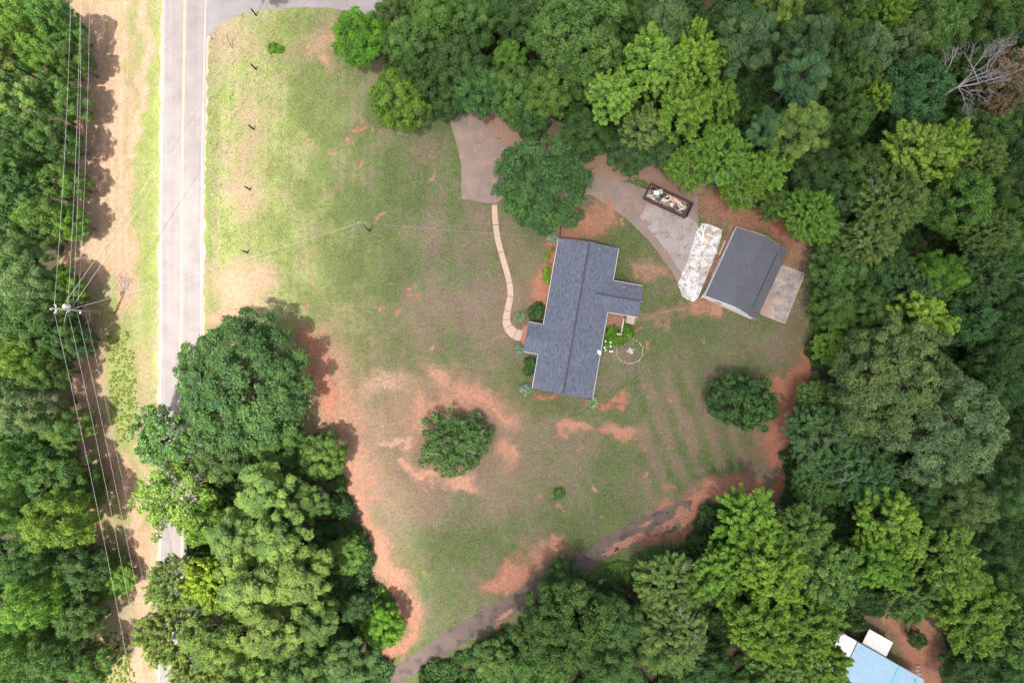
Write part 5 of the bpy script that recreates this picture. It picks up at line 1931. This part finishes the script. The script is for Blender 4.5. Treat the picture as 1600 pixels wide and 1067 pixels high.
# ---------------------------------------------------------------- dead tree and browning tree
def bare_tree(name, base, segs, seed, label, twig_n=5):
    rng = np.random.default_rng(seed)
    root = empty(name, (base.x, base.y, 0), 0, label, 'tree')
    m = MB()
    tw = MB()

    def grow(a, d, L, r, depth):
        b = a + d * L * .5 + Vector(rng.normal(0, L * .05, 3))
        c = a + d * L + Vector(rng.normal(0, L * .08, 3))
        (m if r > .05 else tw).tube([a, b, c], [r, r * .82, r * .62], 6 if r > .05 else 4, False)
        if depth == 0:
            return
        for k in range(3 if depth > 2 else 4):
            t = rng.uniform(.45, 1.0) if k else 1.0
            p = a.lerp(b, t * 2) if t < .5 else b.lerp(c, t * 2 - 1)
            nd = (d + Vector(rng.normal(0, .48, 3)) * Vector((1, 1, .6)).length / 1.5).normalized()
            grow(p, nd, L * rng.uniform(.5, .75), r * rng.uniform(.48, .66), depth - 1)

    top = Vector((0, 0, segs['fork']))
    m.tube([(0, 0, -.2), (.1, 0, segs['fork'] * .5), top], [.28, .22, .15], 8)
    for (dx, dy, dz, L, r) in segs['limbs']:
        grow(top, Vector((dx, dy, dz)).normalized(), L, r, 4)
    m.build('trunk', M_DEADW, root, True)
    tw.build('twigs', M_DEADW, root)
    return root


b = P(1496, 136, 9)
bare_tree('dead_tree', b, {'fork': 9.0, 'limbs': [(.85, .62, .45, 4.4, .12), (.95, .18, .42, 4.6, .13), (.25, -.9, .4, 2.6, .09), (.5, -.6, .5, 2.0, .07), (.7, .95, .5, 3.4, .085), (.9, .4, .8, 3.0, .075)]}, 8, 'bare grey dead tree with long forked limbs in the woods')
b = P(1479, 112, 10)
bare_tree('dead_snag', b, {'fork': 10.0, 'limbs': [(.3, .9, .5, 1.5, .09), (-.5, .8, .4, 1.4, .08)]}, 18, 'small forked bare grey snag between the bluish oak and the dead tree')
PAL['brown'] = (.235, .195, .130)
tree('sparse', 1585, 112, 48, 15, 'brown', 'browning dying tree behind the bare grey dead tree')
tree('sparse', 1566, 168, 30, 12, 'brown', 'lower browning tree beside the bare grey dead tree')

# ---------------------------------------------------------------- undergrowth, weeds and the woods outside the picture
def scatter(name, pts, sizes, mesh, label, seed):
    """many plants nobody could count: one object that places a plant on each of its points"""
    me = bpy.data.meshes.new(name)
    me.vertices.add(len(pts))
    me.vertices.foreach_set('co', np.asarray(pts, float).ravel())
    a = me.attributes.new('size', 'FLOAT_VECTOR', 'POINT')
    a.data.foreach_set('vector', np.asarray(sizes, np.float32).ravel())
    o = link_mesh(name, me)
    src = bpy.data.objects.new(name + '_plant', mesh)          # not linked to the scene: only its mesh is used
    g = bpy.data.node_groups.new(name, 'GeometryNodeTree')
    g.interface.new_socket('Geometry', in_out='INPUT', socket_type='NodeSocketGeometry')
    g.interface.new_socket('Geometry', in_out='OUTPUT', socket_type='NodeSocketGeometry')
    i, u = g.nodes.new('NodeGroupInput'), g.nodes.new('NodeGroupOutput')
    mp = g.nodes.new('GeometryNodeMeshToPoints')
    ip = g.nodes.new('GeometryNodeInstanceOnPoints')
    oi = g.nodes.new('GeometryNodeObjectInfo')
    oi.inputs['Object'].default_value = src
    oi.inputs['As Instance'].default_value = True
    rv = g.nodes.new('FunctionNodeRandomValue')
    rv.data_type = 'FLOAT_VECTOR'
    rv.inputs['Min'].default_value = (0, 0, 0)
    rv.inputs['Max'].default_value = (0, 0, 6.283)
    rv.inputs['Seed'].default_value = seed
    na = g.nodes.new('GeometryNodeInputNamedAttribute')
    na.data_type = 'FLOAT_VECTOR'
    na.inputs['Name'].default_value = 'size'
    L = g.links.new
    L(i.outputs[0], mp.inputs['Mesh'])
    L(mp.outputs[0], ip.inputs['Points'])
    L(oi.outputs['Geometry'], ip.inputs['Instance'])
    L(rv.outputs[0], ip.inputs['Rotation'])
    L(na.outputs['Attribute'], ip.inputs['Scale'])
    L(ip.outputs[0], u.inputs[0])
    md = o.modifiers.new('plants', 'NODES')
    md.node_group = g
    return tag(o, label, kind='stuff')


def in_polys(polys, n, rng, box):
    out = []
    while len(out) < n:
        x = rng.uniform(box[0], box[2], 4000)
        y = rng.uniform(box[1], box[3], 4000)
        ok = np.zeros(4000, bool)
        for p in polys:
            ok |= inside(p, x, y)
        out += list(zip(x[ok], y[ok]))
    return np.array(out[:n])


def regreen(mesh, name, colour):
    me = mesh.copy()
    me.materials.clear()
    me.materials.append(leaf_material(name, colour))
    return me


rng = np.random.default_rng(900)
S_ME = PROTO['shrub'][0][0]
UNDER = [FOREST['top'], FOREST['east'], FOREST['south'], FOREST['foot'], FOREST['road'],
         [(-200, -200), (70, -200), (75, 330), (50, 400), (88, 470), (70, 600), (75, 760), (95, 850), (110, 960), (100, 1250), (-200, 1250)]]
q = in_polys(UNDER, 3600, rng, (-150, -150, 1750, 1200))
keep = ~(((q[:, 0] > 1370) & (q[:, 0] < 1485) & (q[:, 1] > 955)) | ((q[:, 0] > 1290) & (q[:, 0] < 1460) & (q[:, 1] > 975)) | ((q[:, 0] > 900) & (q[:, 0] < 1100) & (q[:, 1] > 255) & (q[:, 1] < 300)) |
         ((q[:, 0] > 560) & (q[:, 0] < 720) & (q[:, 1] < 200) & (q[:, 1] > -150) & (np.abs((q[:, 0] - 640) - (q[:, 1] - 40) * .5) < 28)))
q = q[keep]
pts = np.stack([(q[:, 0] - 800) / 10, (533.5 - q[:, 1]) / 10, np.full(len(q), -.05)], 1)
s = rng.uniform(.9, 2.1, len(q))
scatter('undergrowth', pts, np.stack([s, s, s * rng.uniform(.8, 1.6, len(q))], 1), regreen(S_ME, 'undergrowth_leaves', (.056, .122, .038)), 'dark leafy undergrowth filling the gaps beneath the woods', 4)

# tall weeds on the verge and below the lower drive
WEED = [[(168, 520), (200, 512), (212, 560), (214, 650), (205, 690), (185, 690), (172, 640)], [(158, 985), (200, 990), (212, 1067), (165, 1100)]]
q = in_polys(WEED, 600, rng, (150, 500, 230, 1110))
pts = np.stack([(q[:, 0] - 800) / 10, (533.5 - q[:, 1]) / 10, np.full(len(q), -.05)], 1)
s = rng.uniform(.07, .22, len(q))
scatter('tall_weeds', pts, np.stack([s, s, s * 1.1], 1), regreen(S_ME, 'verge_weed_leaves', (.25, .32, .09)), 'tall yellowish weeds on the verge', 5)
LOWW = [[(640, 1140), (668, 1052), (740, 1012), (800, 985), (830, 960), (905, 912), (960, 880), (1010, 862), (1060, 850), (1075, 870), (1000, 905), (930, 915), (870, 950), (800, 1000), (780, 1140)],
        [(1265, 440), (1300, 440), (1290, 560), (1270, 600), (1262, 560)], [(1245, 620), (1275, 600), (1262, 760), (1236, 760)], [(575, 900), (625, 940), (620, 1000), (575, 1000)]]
q = in_polys(LOWW, 520, rng, (560, 430, 1320, 1140))
pts = np.stack([(q[:, 0] - 800) / 10, (533.5 - q[:, 1]) / 10, np.full(len(q), -.05)], 1)
s = rng.uniform(.25, .8, len(q))
scatter('low_brush', pts, np.stack([s, s, s * .8], 1), regreen(S_ME, 'low_brush_leaves', (.09, .185, .045)), 'low green brush along the banks and the lawn edge', 6)

# tufts of grass standing out of the lawn
def tuft_mesh(name, seed, n, colour):
    r = np.random.default_rng(seed)
    a = r.uniform(0, 6.283, n)
    d = r.uniform(.02, .13, n)
    C = np.stack([d * np.cos(a), d * np.sin(a), .03 + r.uniform(0, .06, n)], 1)
    N = unit(np.stack([np.cos(a) * .5, np.sin(a) * .5, np.ones(n)], 1) + r.normal(size=(n, 3)) * .35)
    ax = np.stack([np.cos(a), np.sin(a), np.full(n, .4)], 1)
    return leaf_mesh(name, C, N, r.uniform(.12, .24, n), r.uniform(.03, .06, n), r.uniform(0, 1, n), r, ax, leaf_material(name + '_blades', colour))


def lawn_spots(prob, n):
    ok = (SX > 326) & (SX < 1300) & (SY > 0) & (SY < 1067) & (forest < .5) & (litter < .5)
    for poly in EXCL:
        ok &= ~inside(poly, SX, SY)
    near = np.full_like(SX, 1e9)
    for (x, y, w_) in fine:
        near = np.minimum(near, np.hypot(SX - x, SY - y))
    ok &= near > 9
    pr = np.where(ok, prob, 0)
    k = rng.choice(len(SX), n, p=pr / pr.sum())
    return np.stack([WX[k] + rng.uniform(-.13, .13, n), WY[k] + rng.uniform(-.13, .13, n), np.full(n, -.01)], 1)


bare = np.clip(1 - soil * 1.3, .04, 1)
for nm, pr, cnt, cl_, lb, sd_ in (('green_grass_tufts', green ** 2 * bare * (.25 + nz3 ** 2), 20000, (.150, .190, .072), 'tufts of green grass standing in the lawn', 21),
                                  ('dry_grass_tufts', (1.05 - green) ** 2 * bare * (.25 + nz2 ** 2), 9000, (.215, .175, .125), 'dry straw coloured tufts in the thin lawn', 22)):
    q = lawn_spots(pr, cnt)
    s = rng.uniform(.45, 1.0, cnt)
    scatter(nm, q, np.stack([s, s, s * rng.uniform(.5, 1.1, cnt)], 1), tuft_mesh(nm, sd_, 13, cl_), lb, sd_)

# the same woods going on outside the picture
for nm, mesh, col, sd_, nn in (('outlying_woods', PROTO['oak'][1][0], (.040, .090, .032), 7, 560), ('outlying_pinewood', PROTO['pine'][1][0], (.055, .110, .042), 8, 240)):
    x = rng.uniform(-900, 2500, 6000)
    y = rng.uniform(-1100, 2200, 6000)
    ok = ((x < -150) | (x > 1760) | (y < -170) | (y > 1240)) & ~((x > 215) & (x < 420) & ((y < 0) | (y > 1000)))
    ok &= ~((y < -100) & (x < 620) & (x > 100) & (y > -500)) & ~((y > 1200) & (x > 100) & (x < 360))
    x, y = x[ok][:nn], y[ok][:nn]
    pts = np.stack([(x - 800) / 10, (533.5 - y) / 10, np.zeros(len(x))], 1)
    s = rng.uniform(.8, 1.25, len(x))
    scatter(nm, pts, np.stack([s, s, s * rng.uniform(.85, 1.1, len(x))], 1), regreen(mesh, nm + '_leaves', col), 'the woods going on beyond the surveyed lot', sd_)


# ---------------------------------------------------------------- the cloud whose shade lies over the lot
def cloud(cx, cy, cz, a, b_, c_, density, seed):
    bm = bmesh.new()
    bmesh.ops.create_icosphere(bm, subdivisions=5, radius=1)
    rr = random.Random(seed)
    ks = [(Vector((rr.gauss(0, 1), rr.gauss(0, 1), rr.gauss(0, 1))).normalized(), rr.uniform(3, 11), rr.uniform(0, 6)) for _ in range(14)]
    for v in bm.verts:
        d = v.co.normalized()
        f = 1 + .045 * sum(math.sin(k.dot(d) * w_ + ph) for k, w_, ph in ks) / 1.6
        v.co = Vector((d.x * a * f, d.y * b_ * f, d.z * c_ * f * (1.0 if d.z > 0 else .7)))
    me = bpy.data.meshes.new('cloud')
    bm.to_mesh(me)
    bm.free()
    mt = bpy.data.materials.new('cloud_vapour')
    mt.use_nodes = True
    t = mt.node_tree
    t.nodes.remove(t.nodes['Principled BSDF'])
    pv = t.nodes.new('ShaderNodeVolumePrincipled')
    pv.inputs['Color'].default_value = (1, 1, 1, 1)
    pv.inputs['Density'].default_value = density
    pv.inputs['Anisotropy'].default_value = .6
    t.links.new(pv.outputs[0], t.nodes['Material Output'].inputs['Volume'])
    me.materials.append(mt)
    o = link_mesh('cloud', me, None, (cx, cy, cz))
    return tag(o, 'pale cloud drifting over the lot', kind='structure')


CZ = 420.0
off = Vector((sun_dir.x / sun_dir.z, sun_dir.y / sun_dir.z)) * CZ
cloud(off.x + 266, off.y + 20, CZ, 300, 330, 60, .032, 3)
